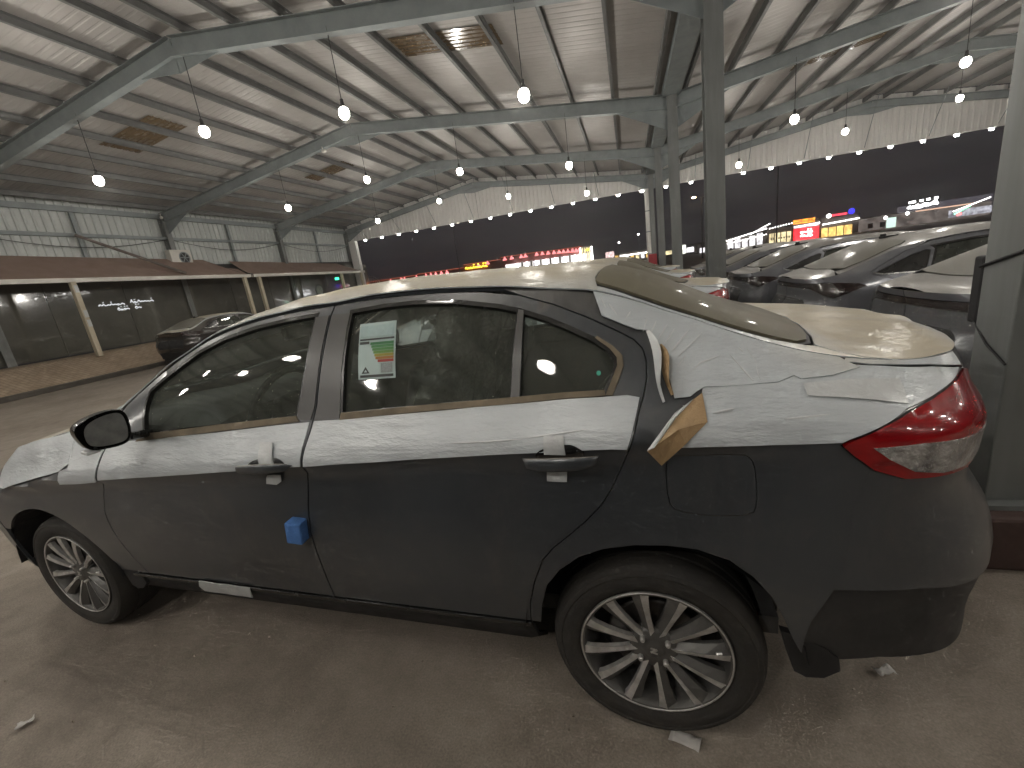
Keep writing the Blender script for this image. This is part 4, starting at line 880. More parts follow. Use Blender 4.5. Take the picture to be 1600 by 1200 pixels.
for k, y in enumerate(FR[:-1]):
    for x in LX:
        if x == -15.4 and k >= 2 or k == 0 and x > -11: continue
        yl = y+.95 if k == 1 else y
        zr = roof_z(x)-.46 if abs(x-XA) > .5 and abs(x-XB) > .5 else roof_z(x)-.55
        o = lamp0 if first else copy_tree(lamp0); first = False
        o.location = bw(x, yl, zr-1.18); o.rotation_euler = (0, 0, BA)
        kk = k-2
        if k <= 1:
            for c in o.children:
                if c.type == 'LIGHT': c.data = c.data.copy(); c.data.energy = LAMP_W*.32
        if kk >= 1 and x in names: tag(o, 'lit hanging bulb %s, %s' % (names[x], rows[kk]), 'lamp', 'hanging lamps under the canopy')
        else: tag(o, 'lit hanging bulb overhead or behind the photographer', 'lamp', 'hanging lamps out of view')
for x, y in ((-3.1, -3.0), (-1.1, -1.0), (-4.0, -1.6), (-5.9, -1.8), (-10., -2.2)):      # weaker bulbs overhead, mirrored in the side glass
    o = copy_tree(lamp0); o.location = bw(x, y, roof_z(x)-1.5); tag(o, 'lit hanging bulb overhead or behind the photographer', 'lamp', 'hanging lamps out of view')
    for c in o.children:
        if c.type == 'LIGHT': c.data = c.data.copy(); c.data.energy = 9
# lights along the fascia edge
M_led = emit('fascia led', (1.0, .98, .94), 22.0)
led0 = empty('fascia_light'); MB().box((-.05, -.05, .03), (.05, .05, .06)).build('bracket', M_paintst, led0)
MB().lathe([(.001, -.045), (.06, -.04), (.085, -.005), (.08, .03), (.001, .032)], 14, 'z').build('lens', M_led, led0, True)
xs_ = np.arange(-16.9, 21.0, 1.275)
for i, x in enumerate(xs_):
    o = led0 if i == 0 else copy_tree(led0); o.location = bw(x, GY+.17, 4.815); o.rotation_euler = (0, 0, BA)
    tag(o, 'small white light in the row under the fascia edge', 'light', 'lights along the fascia edge')

# ------------------------------------------------------------------ showroom side on the left: kerb, paved bank, glass front, awning
def paver_mat():
    m, n, l, b = nt('tan block paving')
    tc = n.new('ShaderNodeTexCoord'); br = n.new('ShaderNodeTexBrick'); l.new(tc.outputs['Object'], br.inputs['Vector'])
    br.inputs['Color1'].default_value = (.46, .36, .26, 1); br.inputs['Color2'].default_value = (.39, .30, .21, 1); br.inputs['Mortar'].default_value = (.29, .225, .16, 1)
    br.inputs['Scale'].default_value = 1; br.inputs['Mortar Size'].default_value = .012; br.inputs['Brick Width'].default_value = .22; br.inputs['Row Height'].default_value = .11
    t = noise(n, l, 3, 6, .7); r = ramp(n, l, t.outputs['Fac'], [(.3, (.7, .7, .7)), (.7, (1.1, 1.1, 1.1))])
    mx = n.new('ShaderNodeMix'); mx.data_type = 'RGBA'; mx.blend_type = 'MULTIPLY'; mx.inputs[0].default_value = 1; l.new(br.outputs[0], mx.inputs[6]); l.new(r.outputs[0], mx.inputs[7])
    l.new(mx.outputs[2], b.inputs['Base Color']); b.inputs['Roughness'].default_value = .85
    bp = n.new('ShaderNodeBump'); bp.inputs['Strength'].default_value = .4; bp.inputs['Distance'].default_value = .01; l.new(br.outputs['Fac'], bp.inputs['Height']); bp.invert = True; l.new(bp.outputs[0], b.inputs['Normal']); return m
M_paver = paver_mat(); M_kerb = mat('kerb stone with painted shade', (.085, .075, .062), .8, 0, .3, 5)  # kerb face lies in shade; that shade is put into its colour
rootrot = lambda o: (setattr(o, 'location', (CX, CY, 0)), setattr(o, 'rotation_euler', (0, 0, BA)), o)[2]
o = rootrot(MB().box((-15.15, -12, .0), (-14.9, 40, .13)).build('kerb', M_kerb, None, bevel=.02)); tag(o, 'kerb along the paved bank with shade painted into its dark colour', kind='structure')
pv = [(-15.15, .11), (-15.9, .33), (-16.9, .66), (-18.25, .68)]
V = []; F = []
for x, z in pv: V += [(x, -12, z), (x, 40, z)]
V += [(-18.25, -12, 0), (-18.25, 40, 0), (-15.15, -12, 0), (-15.15, 40, 0)]
F = [(2*i, 2*i+1, 2*i+3, 2*i+2)[::-1] for i in range(3)]+[(0, 2, 4, 6, 8, 10), (1, 11, 9, 7, 5, 3)]
o = rootrot(mesh_obj('pavement', V, F, M_paver)); tag(o, 'tan paved bank in front of the showroom glass', kind='structure')

sh = empty('showroom_building', (CX, CY, 0), BA, 'dark glass showroom front under a brown awning at the left', 'building')
M_shglass = mat('dark showroom glass', (.14, .137, .115), .06, 0, .4, .6, coat=1, coatr=.02, spec=1.0)
M_cream = mat('cream painted steel', (.52, .46, .34), .55, 0, .15, 4)
M_beamw = mat('white edge beam', (.66, .64, .58), .5, 0, .12, 3)
yy = -11.0
while yy < 27:
    MB().box((-18.17, yy+.008, .70), (-18.15, yy+2.30-.008, 3.4)).build('glass_pane', M_shglass, sh); yy += 2.30
MB().box((-18.32, -11, .68), (-18.172, 27.3, 3.6)).build('back_wall', mat('dark inner wall', (.05, .05, .046), .8), sh)
MB().box((-18.16, -11, .66), (-18.06, 27.3, .73)).build('glass_plinth', M_black, sh)
# faint white lettering on the glass
def scribble(name, m, parent, seed, wd, ht, n, th, dots=True, arabic=True):
    """row of joined cursive strokes with dots, in a local x-z plane facing -y"""
    rnd = random.Random(seed); mb = MB(); x = 0; step = wd/n; base = 0
    i = 0
    while i < n:
        ln = rnd.choice((2, 3, 4)); pts = []
        for k in range(ln):
            if i >= n: break
            h = rnd.choice((.25, .45, 1.0, .3, .6, .15))*ht
            pts += [(x, 0, base), (x+step*.25, 0, base+h*.7), (x+step*.5, 0, base+h), (x+step*.72, 0, base+h*.35)]
            if dots and rnd.random() < .5: mb.box((x+step*.4, -th, ht*1.15), (x+step*.4+th*1.6, th, ht*1.15+th*1.6))
            if dots and rnd.random() < .25: mb.box((x+step*.3, -th, -ht*.42), (x+step*.3+th*1.6, th, -ht*.42+th*1.6))
            x += step; i += 1
        pts.append((x-step*.05, 0, base)); pts.append((x+step*.05, 0, base-.25*ht))
        if len(pts) > 1: mb.tube(pts, th, 5)
        x += step*.35
    return mb.build(name, m, parent)
M_letter = emit('dim white lettering', (.95, .98, 1), .40)
for (y, z, wdt, ht, n, sd) in ((11.05, 2.22, .75, .08, 7, 3), (12.1, 2.24, .75, .08, 7, 4), (11.6, 2.03, .35, .08, 4, 8), (12.2, 2.04, .2, .10, 2, 9)):
    o = scribble('glass_lettering', M_letter, sh, sd, wdt, ht, n, .016); o.location = (-18.135, y, z); o.rotation_euler = (0, 0, math.pi/2)
aw = empty('brown_awning', (CX, CY, 0), BA, 'long brown fabric awning with white edge beam along the showroom', 'awning')
M_awn = mat('brown awning cloth', (.33, .235, .19), .75, 0, .14, 2.5, c2=(.28, .20, .16), bump=.15, bscale=60)
def quad_strip(name, A, B, m, parent, sag=.0, n=14, k=6):
    V = []; F = []
    for i in range(n+1):
        t = i/n; a = Vector(A[0]).lerp(Vector(A[1]), t); b = Vector(B[0]).lerp(Vector(B[1]), t)
        for j in range(k+1):
            s = j/k; p = a.lerp(b, s); p.z -= sag*math.sin(math.pi*s)*(0.6+.4*math.sin(math.pi*t)); V.append(p)
    for i in range(n):
        for j in range(k): F.append((i*(k+1)+j, (i+1)*(k+1)+j, (i+1)*(k+1)+j+1, i*(k+1)+j+1))
    return mesh_obj(name, V, F, m, parent, True)
quad_strip('awning_cloth', ((-16.62, -6, 3.36), (-16.62, 16.25, 2.93)), ((-18.2, -6, 4.35), (-18.2, 15.6, 3.80)), M_awn, aw, .05)
quad_strip('awning_cloth', ((-16.62, 16.45, 2.93), (-16.62, 25.2, 2.83)), ((-18.2, 16.9, 3.72), (-18.2, 24.9, 3.52)), M_awn, aw, .05)
quad_strip('awning_hip', ((-16.62, 16.25, 2.93), (-17.2, 16.35, 3.25)), ((-18.2, 15.6, 3.80), (-18.2, 16.3, 3.5)), M_awn, aw, .02)
MB().beam((-16.56, -6, 3.30), (-16.56, 16.3, 2.87), .12, .13).build('edge_beam', M_beamw, aw)
MB().beam((-16.56, 16.45, 2.87), (-16.56, 25.3, 2.77), .12, .13).build('edge_beam', M_beamw, aw)
MB().bar((-18.1, 11.1, 4.64), (-16.75, 13.5, 3.10), .05, 10).build('awning_brace', mat('brown steel tube', (.16, .13, .11), .5), aw)
for y, zt_ in ((9.62, 2.95), (15.95, 2.83), (16.75, 2.82), (22.9, 2.74), (24.9, 2.72), (3.3, 3.1), (-3, 3.25)):
    MB().box((-16.63, y-.07, .60), (-16.49, y+.07, zt_)).build('awning_post', M_cream, aw, bevel=.01)
MB().bar((-16.56, 16.3, 2.93), (-16.56, 16.46, 2.93), .05, 8).build('beam_joint', M_steel, aw)
# white edge stickers on the near post
for z in (1.55, 1.85, 2.62): MB().box((-16.485, 9.585, z), (-16.48, 9.685, z+.22)).build('post_sticker', M_tape, aw)
# condenser unit on the wall
ac = empty('air_conditioner', bw(-17.95, 14.5, 3.86), BA, 'white outdoor air conditioner unit above the brown awning', 'air conditioner')
MB().box((-.28, -.45, -.30), (.0, .45, .32)).build('casing', M_beamw, ac, bevel=.02)
MB().lathe([(.20, .012), (.235, .012), (.24, .0)], 24, 'x', c=(.0, .12, 0)).build('fan_ring', M_paintst, ac)
MB().lathe([(.001, .004), (.20, .004)], 20, 'x', c=(0, .12, 0)).build('fan_recess', M_black, ac)
for a in range(6): MB().beam((.011, .12, 0), (.011, .12+.19*math.cos(a*math.pi/3), .19*math.sin(a*math.pi/3)), .03, .004, (1, 0, 0)).build('fan_blade', M_paintst, ac)
for q in (-.3, .3): MB().box((-.32, q-.02, -.36), (.05, q+.02, -.302)).build('mounting_bracket', M_paintst, ac)
ex = empty('exit_sign', bw(-16.5, 22.3, 2.45), BA, 'small green lit exit sign under the awning', 'sign'); MB().box((-.02, -.16, -.07), (.02, .16, .07)).build('sign_box', emit('exit green', (.05, .95, .35), 1.6), ex)
for nm, p, lab in (('security_camera', (-9.9, 14.2, 6.32), 'small white camera on the second rafter'), ('security_camera', (-18.0, 14.2, 5.45), 'small white camera at the top of the left wall column')):
    s = empty(nm, bw(*p), BA, lab, 'camera', 'cameras under the canopy'); MB().bar((0, 0, 0), (.16, -.12, -.05), .055, 10).build('body', M_beamw, s, True); MB().bar((0, 0, 0), (0, .0, .14), .015, 6).build('stem', M_beamw, s)
# clock and lit things inside the far shop front
ck_ = empty('wall_clock', bw(-18.13, 22.6, 1.95), BA, 'round pale dial on the far showroom wall', 'clock'); MB().lathe([(.001, .015), (.26, .015), (.28, .0)], 24, 'x').build('dial', mat('pale dial', (.42, .43, .40), .5), ck_); MB().lathe([(.26, .02), (.30, .02), (.30, .0)], 24, 'x').build('bezel', M_paintst, ck_)
MB().beam((.02, 0, 0), (.02, .10, .12), .02, .004, (1, 0, 0)).build('hand', M_black, ck_)

# ------------------------------------------------------------------ things between the columns at the far end
s = empty('hose_cabinet', bw(1.0, 19.6, 0), BA, 'red fire hose cabinet beside the third column', 'cabinet')
M_redp = mat('red gloss paint', (.36, .03, .04), .4, 0, .2, 5, coat=.4)
MB().box((-.17, -.12, .45), (.17, .12, 1.40)).build('cabinet_body', M_redp, s, bevel=.03); MB().box((-.14, -.135, .52), (.14, -.121, 1.33)).build('cabinet_door', M_redp, s, bevel=.01); MB().box((.09, -.15, .85), (.12, -.136, .97)).build('handle', M_beamw, s)
for q in (-.12, .12): MB().box((q-.02, -.03, 0), (q+.02, .03, .449)).build('leg', M_redp, s)
for i, (x, lab) in enumerate(((.35, 'left one of two pale boxes standing before the white end post'), (.72, 'right one of two pale boxes standing before the white end post'))):
    s = empty('utility_box', bw(x, 22, 0), BA, lab, 'box', 'pale boxes by the end post'); MB().box((-.15, -.12, .0), (.15, .12, 1.02)).build('casing', M_wallsh, s, bevel=.02); MB().box((-.16, -.13, 1.021), (.16, .13, 1.06)).build('lid', M_beamw, s)
# strap on the near column and a black block at its far edge
s = empty('column_strap', bw(XV, 2.15, 0), BA, 'black strap tied round the near right column', 'strap')
MB().tube([(-.066, -.157, 1.26), (.07, -.158, 1.31), (.207, -.157, 1.36), (.207, .037, 1.33), (-.066, .037, 1.20), (-.066, -.157, 1.26)], .006, 6).build('strap_loop', M_black, s)
MB().box((-.058, .034, .97), (.03, .09, 1.24)).build('black_block', M_black, s, bevel=.01)
s2 = MB().tube([(-.064, -.15, .84), (-.066, -.05, .90), (-.055, .05, .98)], .005, 6).build('strap_tail', M_black, s)

# ------------------------------------------------------------------ litter
M_paper = mat('white paper scrap', (.55, .53, .50), .7, 0, .15, 20)
def scrap(loc, w_, h_, rz, lab, seed):
    rnd = random.Random(seed); V = []; F = []; n = 5
    for i in range(n+1):
        for j in range(4): V.append((w_*(i/n-.5)+rnd.uniform(-.003, .003), h_*(j/3-.5)*(1-.3*math.sin(math.pi*i/n))+rnd.uniform(-.003, .003), .006+abs(rnd.gauss(0, .006))+.012*abs(i/n-.5)))
    for i in range(n):
        for j in range(3): F.append((i*4+j, (i+1)*4+j, (i+1)*4+j+1, i*4+j+1))
    o = mesh_obj('paper_scrap', V, F, M_paper, None, True); o.location = loc; o.rotation_euler = (0, 0, rz); o.modifiers.new('s', 'SOLIDIFY').thickness = .001
    return tag(o, lab, 'litter', 'scraps on the ground')
scrap((.075, -.845, .001), .085, .05, R(-14), 'white tape scrap against the rear tyre', 1)
scrap((.709, -.507, .001), .055, .04, R(20), 'pale leaf of paper on the ground behind the car', 2)
scrap((.66, -.40, .001), .02, .02, 0, 'tiny white crumb under the rear bumper', 3)
scrap((-2.32, -1.255, .001), .05, .03, 1, 'small white scrap at the lower left', 4)

rnd = random.Random(11); mb = MB()
for i in range(420):
    x, y = rnd.uniform(-5.5, 3.0), rnd.uniform(-3.2, 1.2); r_ = rnd.choice((.002, .003, .003, .004, .007)); a = rnd.uniform(0, 6)
    if 1.6 < x: continue
    mb.add([(x+r_*math.cos(a+k*2.1), y+r_*math.sin(a+k*2.1)*.8, 0) for k in range(3)]+[(x, y, r_*.9)], [(0, 1, 3), (1, 2, 3), (2, 0, 3)])
tag(mb.build('grit', mat('pale grit', (.34, .29, .23), .9, 0, .4, 40)), 'loose grit scattered over the concrete', 'grit', kind='stuff')

# ------------------------------------------------------------------ the lit shops beyond the yard
def P60(x, z, s=100/60.): return (x*s, 1.425+(z-1.425)*s+(.6 if s > 1 else 0))
def P90(x, z, s=110/90.): return (x*s, 1.425+(z-1.425)*s)
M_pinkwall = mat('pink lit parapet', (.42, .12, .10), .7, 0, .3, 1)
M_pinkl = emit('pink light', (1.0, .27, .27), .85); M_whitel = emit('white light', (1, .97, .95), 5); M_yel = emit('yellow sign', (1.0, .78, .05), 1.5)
M_redl = emit('red sign', (1.0, .03, .04), 1.5, 1.5); M_oran = emit('orange sign', (1.0, .30, .03), 1.6, 2); M_cream_l = emit('cream lit shop', (.95, .80, .45), .75, .8); M_amber = emit('amber lit shop', (1.0, .62, .18), .9, 1.0)
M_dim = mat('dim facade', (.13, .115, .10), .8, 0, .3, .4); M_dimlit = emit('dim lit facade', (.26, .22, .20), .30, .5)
# long low arcade, left background
Y1 = 100
ar = empty('lit_arcade', bw(-35, Y1), BA, 'long low arcade with pink lit red parapet and yellow sign', 'building'); ar.location = (CX, CY, 0)
def bx(name, x0, x1, z0, z1, y0, y1, m, parent): return MB().box((x0, y0, z0), (x1, y1, z1)).build(name, m, parent)
prof = [(-40, 2.05, 2.55), (-30.5, 1.9, 2.60), (-22.9, 1.9, 2.75), (-17.2, 2.0, 3.35), (-11.6, 2.2, 3.35), (-6, 2.1, 3.05)]
for i, ((xa, ba, ta), (xb, bb, tb)) in enumerate(zip(prof[:-1], prof[1:])):
    xa2, zt_ = P60(xa, (ta+tb)/2 if i != 3 else 3.3); xb2, _ = P60(xb, 0); _, zb2 = P60(0, ba)
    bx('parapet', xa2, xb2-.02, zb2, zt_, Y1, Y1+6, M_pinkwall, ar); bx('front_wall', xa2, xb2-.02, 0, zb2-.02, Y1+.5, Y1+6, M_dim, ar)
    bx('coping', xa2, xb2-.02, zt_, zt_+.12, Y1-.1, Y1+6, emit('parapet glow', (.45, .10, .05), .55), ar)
lx = [-35, -33.2, -32.6, -30.6, -29, -28.2, -27.4, -26.5, -25.6, -20.6, -19.2, -16.6, -15.6, -14.2, -13.6, -12.0, -11.2, -10.4, -9.6, -8.9, -8.3, -7.7, -7.1, -6.6, -6.2]
for x in lx:
    t = np.interp(x, [p[0] for p in prof], [p[2] for p in prof]); x2, z2 = P60(x, t-.28)
    MB().add([(x2-.55, Y1-.12, z2-.35), (x2+.55, Y1-.12, z2-.35), (x2, Y1-.12, z2+.55), (x2-.55, Y1-.05, z2-.35), (x2+.55, Y1-.05, z2-.35), (x2, Y1-.05, z2+.55)], [(0, 1, 2), (5, 4, 3), (0, 3, 4, 1), (1, 4, 5, 2), (2, 5, 3, 0)]).build('washer_glow', M_pinkl, ar)  # glowing triangle plates stand in for lamp light on the parapet
xa, za = P60(-22.6, 2.45); xb, zb = P60(-18.9, 2.9)
o = scribble('yellow_sign', M_yel, ar, 11, (xb-xa)*.82, .55, 9, .16); o.location = (xa, Y1-.3, za)
xa, za = P60(-16.6, 1.6); xb, zb = P60(-4.6, 2.25)
bx('lit_shopfront', xa, xb, .3, zb, Y1-.2, Y1-.02, emit('lit shopfront', (.92, .88, .90), 1.0, .25), ar)
for i, x in enumerate(np.linspace(xa+3, xb-.4, 16)): bx('shop_pillar', x-.22, x+.22, .3, zb-.05+.25*(i % 2), Y1-.6, Y1-.25, M_whitel if i % 2 == 0 else M_beamw, ar)
xa, _ = P60(-6.0, 0); xb, zb = P60(-4.5, 3.0)
for i in range(6): x = xa+(xb-xa)*i/5; bx('end_column', x-.13, x+.13, .3, zb, Y1-1.2, Y1-.9, M_whitel if i in (0, 5) else M_cream_l, ar)
bx('end_cornice', xa-.2, xb+.2, zb, zb+.15, Y1-1.3, Y1-.8, M_beamw, ar); bx('end_sign', xa+1.2, xb-.5, zb-.8, zb-.4, Y1-1.4, Y1-1.31, M_yel, ar)
# spiked white arch gate
ga = empty('arch_gate', bw(0, 0), BA, 'white semicircular gate with spikes beyond the left corner post', 'gate'); ga.location = (CX, CY, 0)
gx, gz = P60(-38.3, 2.9, .72); gy = 43.
rr_ = 1.15
MB().tube([(gx+rr_*math.cos(a), gy, gz-.55+rr_*math.sin(a)) for a in np.linspace(0, math.pi, 21)], .05, 6).build('arch_ring', M_whitel if False else M_beamw, ga)
MB().tube([(gx+.8*rr_*math.cos(a), gy, gz-.55+.8*rr_*math.sin(a)) for a in np.linspace(0, math.pi, 21)], .03, 6).build('inner_ring', M_beamw, ga)
for a in np.linspace(.08, math.pi-.08, 15): MB().bar((gx+.8*rr_*math.cos(a), gy, gz-.55+.8*rr_*math.sin(a)), (gx+1.18*rr_*math.cos(a), gy, gz-.55+1.18*rr_*math.sin(a)), .025, 5, .006).build('spike', M_beamw, ga)
for x in np.linspace(-.75, .75, 8): MB().bar((gx+x, gy, 0), (gx+x, gy, gz-.55+math.sqrt(max(.01, .64*rr_**2-x*x))), .022, 5).build('bar', M_beamw, ga)
# shops on the right
Y2 = 110
def shop(name, lab, x0, x1, ztop, m, sz=110/90.):
    r = empty(name, (CX, CY, 0), BA, lab, 'building', 'lit shops across the road'); a, _ = P90(x0, 0); b, z = P90(x1, ztop)
    bx('wall', a, b, 0, z, Y2, Y2+12, m, r); bx('cornice', a-.1, b+.1, z, z+.2, Y2-.15, Y2+12, M_dim, r); return r
def rect(name, r, x0, x1, z0, z1, m, d=.2):
    a, c = P90(x0, z0); b, e = P90(x1, z1); return bx(name, a, b, c, e, Y2-d, Y2-d+.12, m, r)
def bulbs(r, x0, x1, z0, z1, n, m, sz=.14, d=.5, name='bulb'):
    for i in range(n):
        t = i/max(1, n-1); a, z = P90(x0+(x1-x0)*t, z0+(z1-z0)*t); MB().lathe([(.001, -sz), (sz*.8, -sz*.5), (sz, 0), (sz*.8, sz*.5), (.001, sz)], 6, 'z', c=(a, Y2-d, z)).build(name, m, r)
r = shop('shop', 'white lit cluster of low shops just right of the near column', 12.5, 24.2, 2.0, M_dim)
for i in range(9): rect('lit_bay', r, 13+i*1.2, 13.9+i*1.2, .3, 1.2+.09*i+.25*(i % 3), emit('white bay', (.95, .92, .95), .8, 1.2), .25)
bulbs(r, 16, 24, 1.5, 3.0, 26, M_whitel, .13); bulbs(r, 17, 24, 1.2, 2.0, 20, M_whitel, .11); bulbs(r, 21.5, 24.5, 2.4, 3.7, 10, M_whitel, .13)
a, z = P90(13.2, 0); rect('tent_screen', r, 8.6, 10.6, .6, 2.2, emit('pale screen', (.95, .97, .85), .85, 1), .3); rect('orange_stall', r, 6.8, 8.4, .8, 1.5, M_cream_l, .3); rect('lit_bay', r, 10.7, 12.0, .7, 1.6, emit('white bay', (.95, .92, .95), .8), .3)
r = shop('shop', 'cream fronted shop with white bulbs left of the red sign', 24.3, 28.2, 2.6, M_dim)
rect('shop_window', r, 24.6, 28.0, .2, 2.0, M_cream_l, .25); bulbs(r, 24.6, 28, 2.9, 3.3, 9, M_whitel, .12)
for x in (25.3, 26.3, 27.2): rect('window_bar', r, x, x+.12, .2, 2.0, M_dim, .4)
for i in range(8): rect('shelf_goods', r, 24.8+.4*i, 25.0+.4*i, .9, 1.2, M_dim, .42)
r = shop('shop', 'shop with glowing red square sign under an orange strip', 28.3, 32.4, 3.3, M_dim)
rect('red_sign', r, 28.4, 32.3, .2, 2.2, M_redl, .25); rect('orange_strip', r, 28.3, 31.6, 3.0, 3.7, M_oran, .25); rect('white_fascia', r, 28.4, 32.3, 2.3, 2.7, emit('white bay', (.95, .92, .95), .8), .25)
bulbs(r, 28.5, 32.2, 2.55, 2.75, 14, M_whitel, .12)
for k, (zz, sd) in enumerate(((1.45, 21), (.8, 22))):
    a, z = P90(29.4, zz); o = scribble('sign_lettering', M_whitel, r, sd, 2.0, .42, 4, .10); o.location = (a, Y2-.5, z)
a, z = P90(28.5, 3.25); o = scribble('sign_lettering', M_redl, r, 25, 3.0, .3, 7, .08); o.location = (a, Y2-.5, z)
r = shop('shop', 'amber fronted shop with a red line sign and blue round end', 32.5, 38.2, 3.2, M_dim)
rect('amber_window', r, 32.7, 37.2, .1, 1.7, M_amber, .25); bulbs(r, 32.8, 38, 2.3, 2.55, 20, M_whitel, .14); rect('red_line_sign', r, 33.9, 36.3, 3.45, 3.75, emit('red line', (1, .05, .08), 1.3), .3)
for x in (33.6, 34.8, 35.9): rect('window_bar', r, x, x+.1, .1, 1.7, M_dim, .4)
a, z = P90(36.9, 3.85); MB().lathe([(.001, 0), (.55, 0), (.55, .15), (.001, .15)], 16, 'y', c=(a, Y2-.5, z)).build('blue_disc', emit('blue disc', (.03, .03, 1.0), 1.2), r)
a, z = P90(33.6, 3.6); MB().lathe([(.001, 0), (.4, 0), (.4, .15), (.001, .15)], 12, 'y', c=(a, Y2-.5, z)).build('white_disc', M_whitel, r)
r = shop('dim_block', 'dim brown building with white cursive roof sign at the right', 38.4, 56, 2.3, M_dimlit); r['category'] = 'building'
rect('parapet_band', r, 43.5, 56, 2.4, 3.4, emit('dim band', (.12, .11, .13), .35), .2); rect('lit_edge', r, 46, 54, 2.25, 2.42, emit('orange edge', (.8, .5, .35), .7), .35)
a, z = P90(44.6, 2.95); b, _ = P90(49.0, 0); o = scribble('roof_sign', emit('bright roof sign', (1, 1, 1), 5), r, 31, (b-a)*.8, .75, 8, .23); o.location = (a, Y2-1, z); o.rotation_euler = (0, R(-3), 0)
for x in (39.5, 41.2): rect('dark_window', r, x, x+.7, .6, 1.4, M_black, .25)
rect('lit_doorway', r, 42.1, 43.4, .3, 1.9, emit('green doorway', (.55, .75, .65), .8), .3); bulbs(r, 41.8, 44.8, 2.0, 2.2, 2, M_whitel, .35)
bulbs(r, 51, 55.5, 1.5, 2.9, 22, M_whitel, .11); bulbs(r, 51.2, 53, 1.1, 2.0, 8, emit('green bulb', (.2, 1, .5), 3), .15); bulbs(r, 51.6, 51.9, .9, 1.0, 2, emit('red bulb', (1, .1, .1), 3), .25)
rect('shop_window', r, 50.5, 56, .6, 1.7, emit('cool window', (.55, .55, .62), .5, 1.5), .3)
# street lamps
def street_lamp(x, y, h, lab, lit, arms=1):
    r = empty('street_lamp', bw(x, y), BA, lab, 'street lamp', 'street lamps beyond the yard')
    MB().bar((0, 0, 0), (0, 0, h), .10, 8, .06).build('pole', mat('galvanised pole', (.20, .20, .19), .5, .3), r)
    for s in ((-1, 1) if arms == 2 else (1,)):
        MB().bar((0, 0, h), (s*.7, 0, h+.12), .04, 6).build('arm', MATS['galvanised pole'], r)
        if lit: MB().lathe([(.001, -.12), (.22, -.08), (.26, .0), (.1, .08)], 10, 'z', c=(s*.85, 0, h+.12)).build('lantern', lit, r, True)
        else: MB().box((s*.6, -.1, h+.05), (s*1.1, .1, h+.17)).build('lantern', MATS['galvanised pole'], r)
M_sod = emit('sodium lamp', (1.0, .66, .38), 14)
street_lamp(-23.6, 60, 9.1, 'tall street lamp right of the left corner, pale head against the sky', emit('faint lamp', (1, .9, .7), 1.2))
street_lamp(9.0, 60, 7.2, 'orange twin head street lamp between the columns', M_sod, 2)
street_lamp(-40, 60, 8.3, 'dark unlit pole beside the left corner post', None)
street_lamp(17.2, 60, 10.5, 'thin dim pole rising right of the near column', None)
for x, y, z, lab in ((-1.5, 90, 4.2, 'leftmost'), (2.2, 90, 5.2, 'middle'), (4.6, 100, 4.2, 'rightmost')):
    r = empty('yard_light', bw(x, y), BA, '%s of three small distant white lights left of the columns' % lab, 'light', 'distant lights')
    MB().bar((0, 0, 0), (0, 0, z), .05, 6).build('pole', M_paintst, r); MB().lathe([(.001, -.2), (.22, 0), (.001, .2)], 8, 'z', c=(0, 0, z+.1)).build('lantern', M_whitel, r)
r = empty('far_shop', bw(0, 0), BA, 'far row of small lit shop fronts between arcade and columns', 'building'); r.location = (CX, CY, 0)
bx('wall', -6, 6, 0, 2.6, 120, 126, M_dim, r)
for i in range(9): bx('lit_front', -5.8+i*1.3, -5.0+i*1.3, .6, 1.5+.3*(i % 3), 119.8, 119.95, (M_cream_l, emit('white bay', (.95, .92, .95), .8), M_amber)[i % 3], r)
bx('sign_board', -5.6, -3.4, 1.9, 3.3, 119.6, 119.79, emit('pinkish board', (.9, .62, .6), .8, 2), r); bx('light_strip', -2, 5.5, 1.75, 1.98, 119.7, 119.79, M_whitel, r)

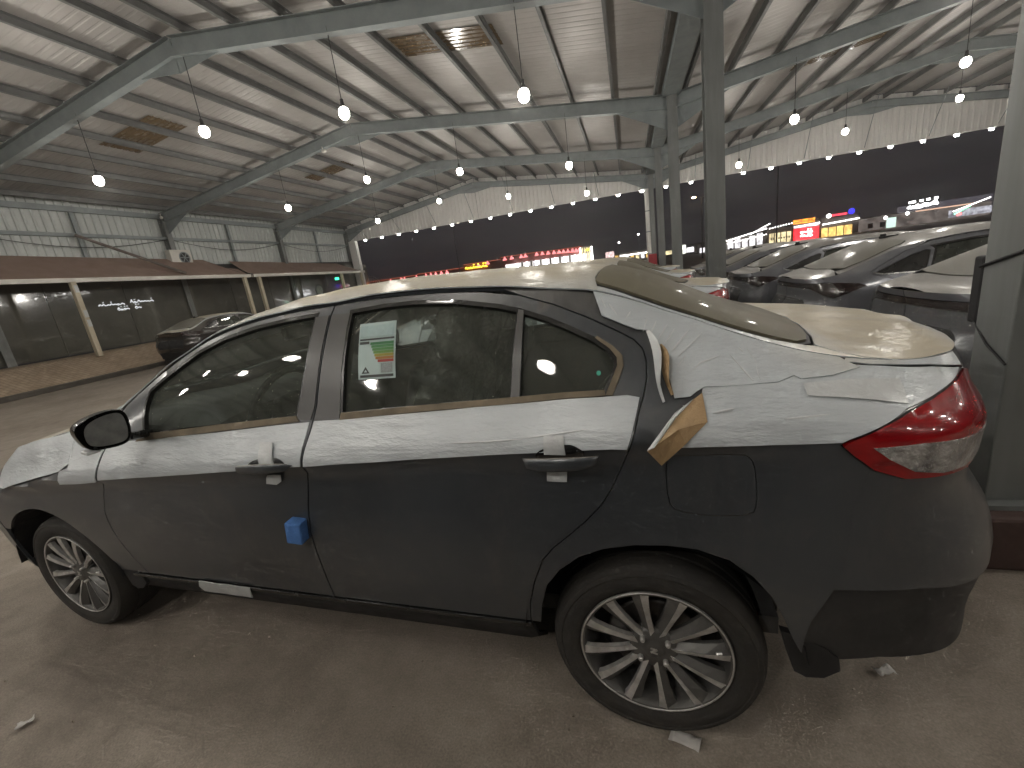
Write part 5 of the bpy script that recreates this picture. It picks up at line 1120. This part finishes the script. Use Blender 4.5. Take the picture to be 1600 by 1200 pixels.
# ------------------------------------------------------------------ place the cars
car = make_sedan()
tag(car, 'dark grey sedan half wrapped in white film, nearest in the picture', 'car', 'wrapped sedans parked side by side')
skip = ('window_label', 'paper_flap', 'flap_fold', 'torn_paper_strip', 'door_edge_guard', 'sill_tape', 'window_dot', 'film_wrinkle', 'tape_patch', 'plastic_cover')
for dy, lab in ((2.85, 'wrapped sedan directly beyond the nearest car, cream trunk lid showing over it'), (5.65, 'second wrapped sedan beyond the nearest car, only its trunk edge showing'), (8.5, 'third wrapped sedan beyond the nearest car, a sliver of trunk by the columns'), (-3.15, 'wrapped sedan parked behind the photographer, out of view')):
    c = copy_tree(car, None, skip); c.location = (-.09, dy, 0); c.rotation_euler = (0, 0, BA*.6)
    tag(c, lab, 'car', 'wrapped sedans parked side by side')
fb = make_fastback(); spots = [(3.03, 4.0, 'grey fastback sedan partly hidden by the big column at the right'), (2.92, 6.3, 'dusty grey fastback sedan, largest of the row facing away, seen right of the near column'), (2.74, 8.5, 'dusty grey fastback second from the right column, behind the largest one'), (2.66, 10.8, 'dusty grey fastback third along the row, touching the narrow column'), (2.66, 13.1, 'far grey fastback wrapped in clear plastic beside the second column')]
for i, (x, y, lab) in enumerate(spots):
    o = fb if i == 0 else copy_tree(fb, None, ('plastic_cover',)); o.location = bw(x, y, -.14); o.rotation_euler = (0, 0, BA+math.pi); tag(o, lab, 'car', 'fastback sedans in the opposite row')
dk = copy_tree(fb, None, ('tail_wrap', 'plastic_cover')); dk.location = bw(-13.6, 10.75); dk.rotation_euler = (0, 0, BA-math.pi/2)
tag(dk, 'brown black sedan by the kerb in front of the showroom', 'car')
swap = {M_paint2: M_paint3, M_rearglass2: M_rearglass2}
def remat(o):
    if o.type == 'MESH':
        for s in o.material_slots:
            if s.material in swap:
                mm = swap[s.material]; nm = o.name.split('.')[0]
                if nm in ('roof', 'rear_pillar', 'trunk_lid', 'hood'): mm = M_film
                s.link = 'OBJECT'; s.material = mm
    for c in o.children: remat(c)
remat(dk)

# ------------------------------------------------------------------ dusty night air round everything: gives the lamps their soft halo
hz = MB().box((-252, -252, -1.2), (252, 252, 12.5)).build('haze', None); tag(hz, 'thin dusty night air', kind='stuff')
hm = bpy.data.materials.new('dusty night air'); hm.use_nodes = True; hn = hm.node_tree.nodes; hn.clear()
ho = hn.new('ShaderNodeOutputMaterial'); hv = hn.new('ShaderNodeVolumePrincipled'); hv.inputs['Density'].default_value = .0018; hv.inputs['Color'].default_value = (.92, .90, .86, 1); hv.inputs['Anisotropy'].default_value = .7
hm.node_tree.links.new(hv.outputs[0], ho.inputs['Volume']); hz.data.materials.append(hm)
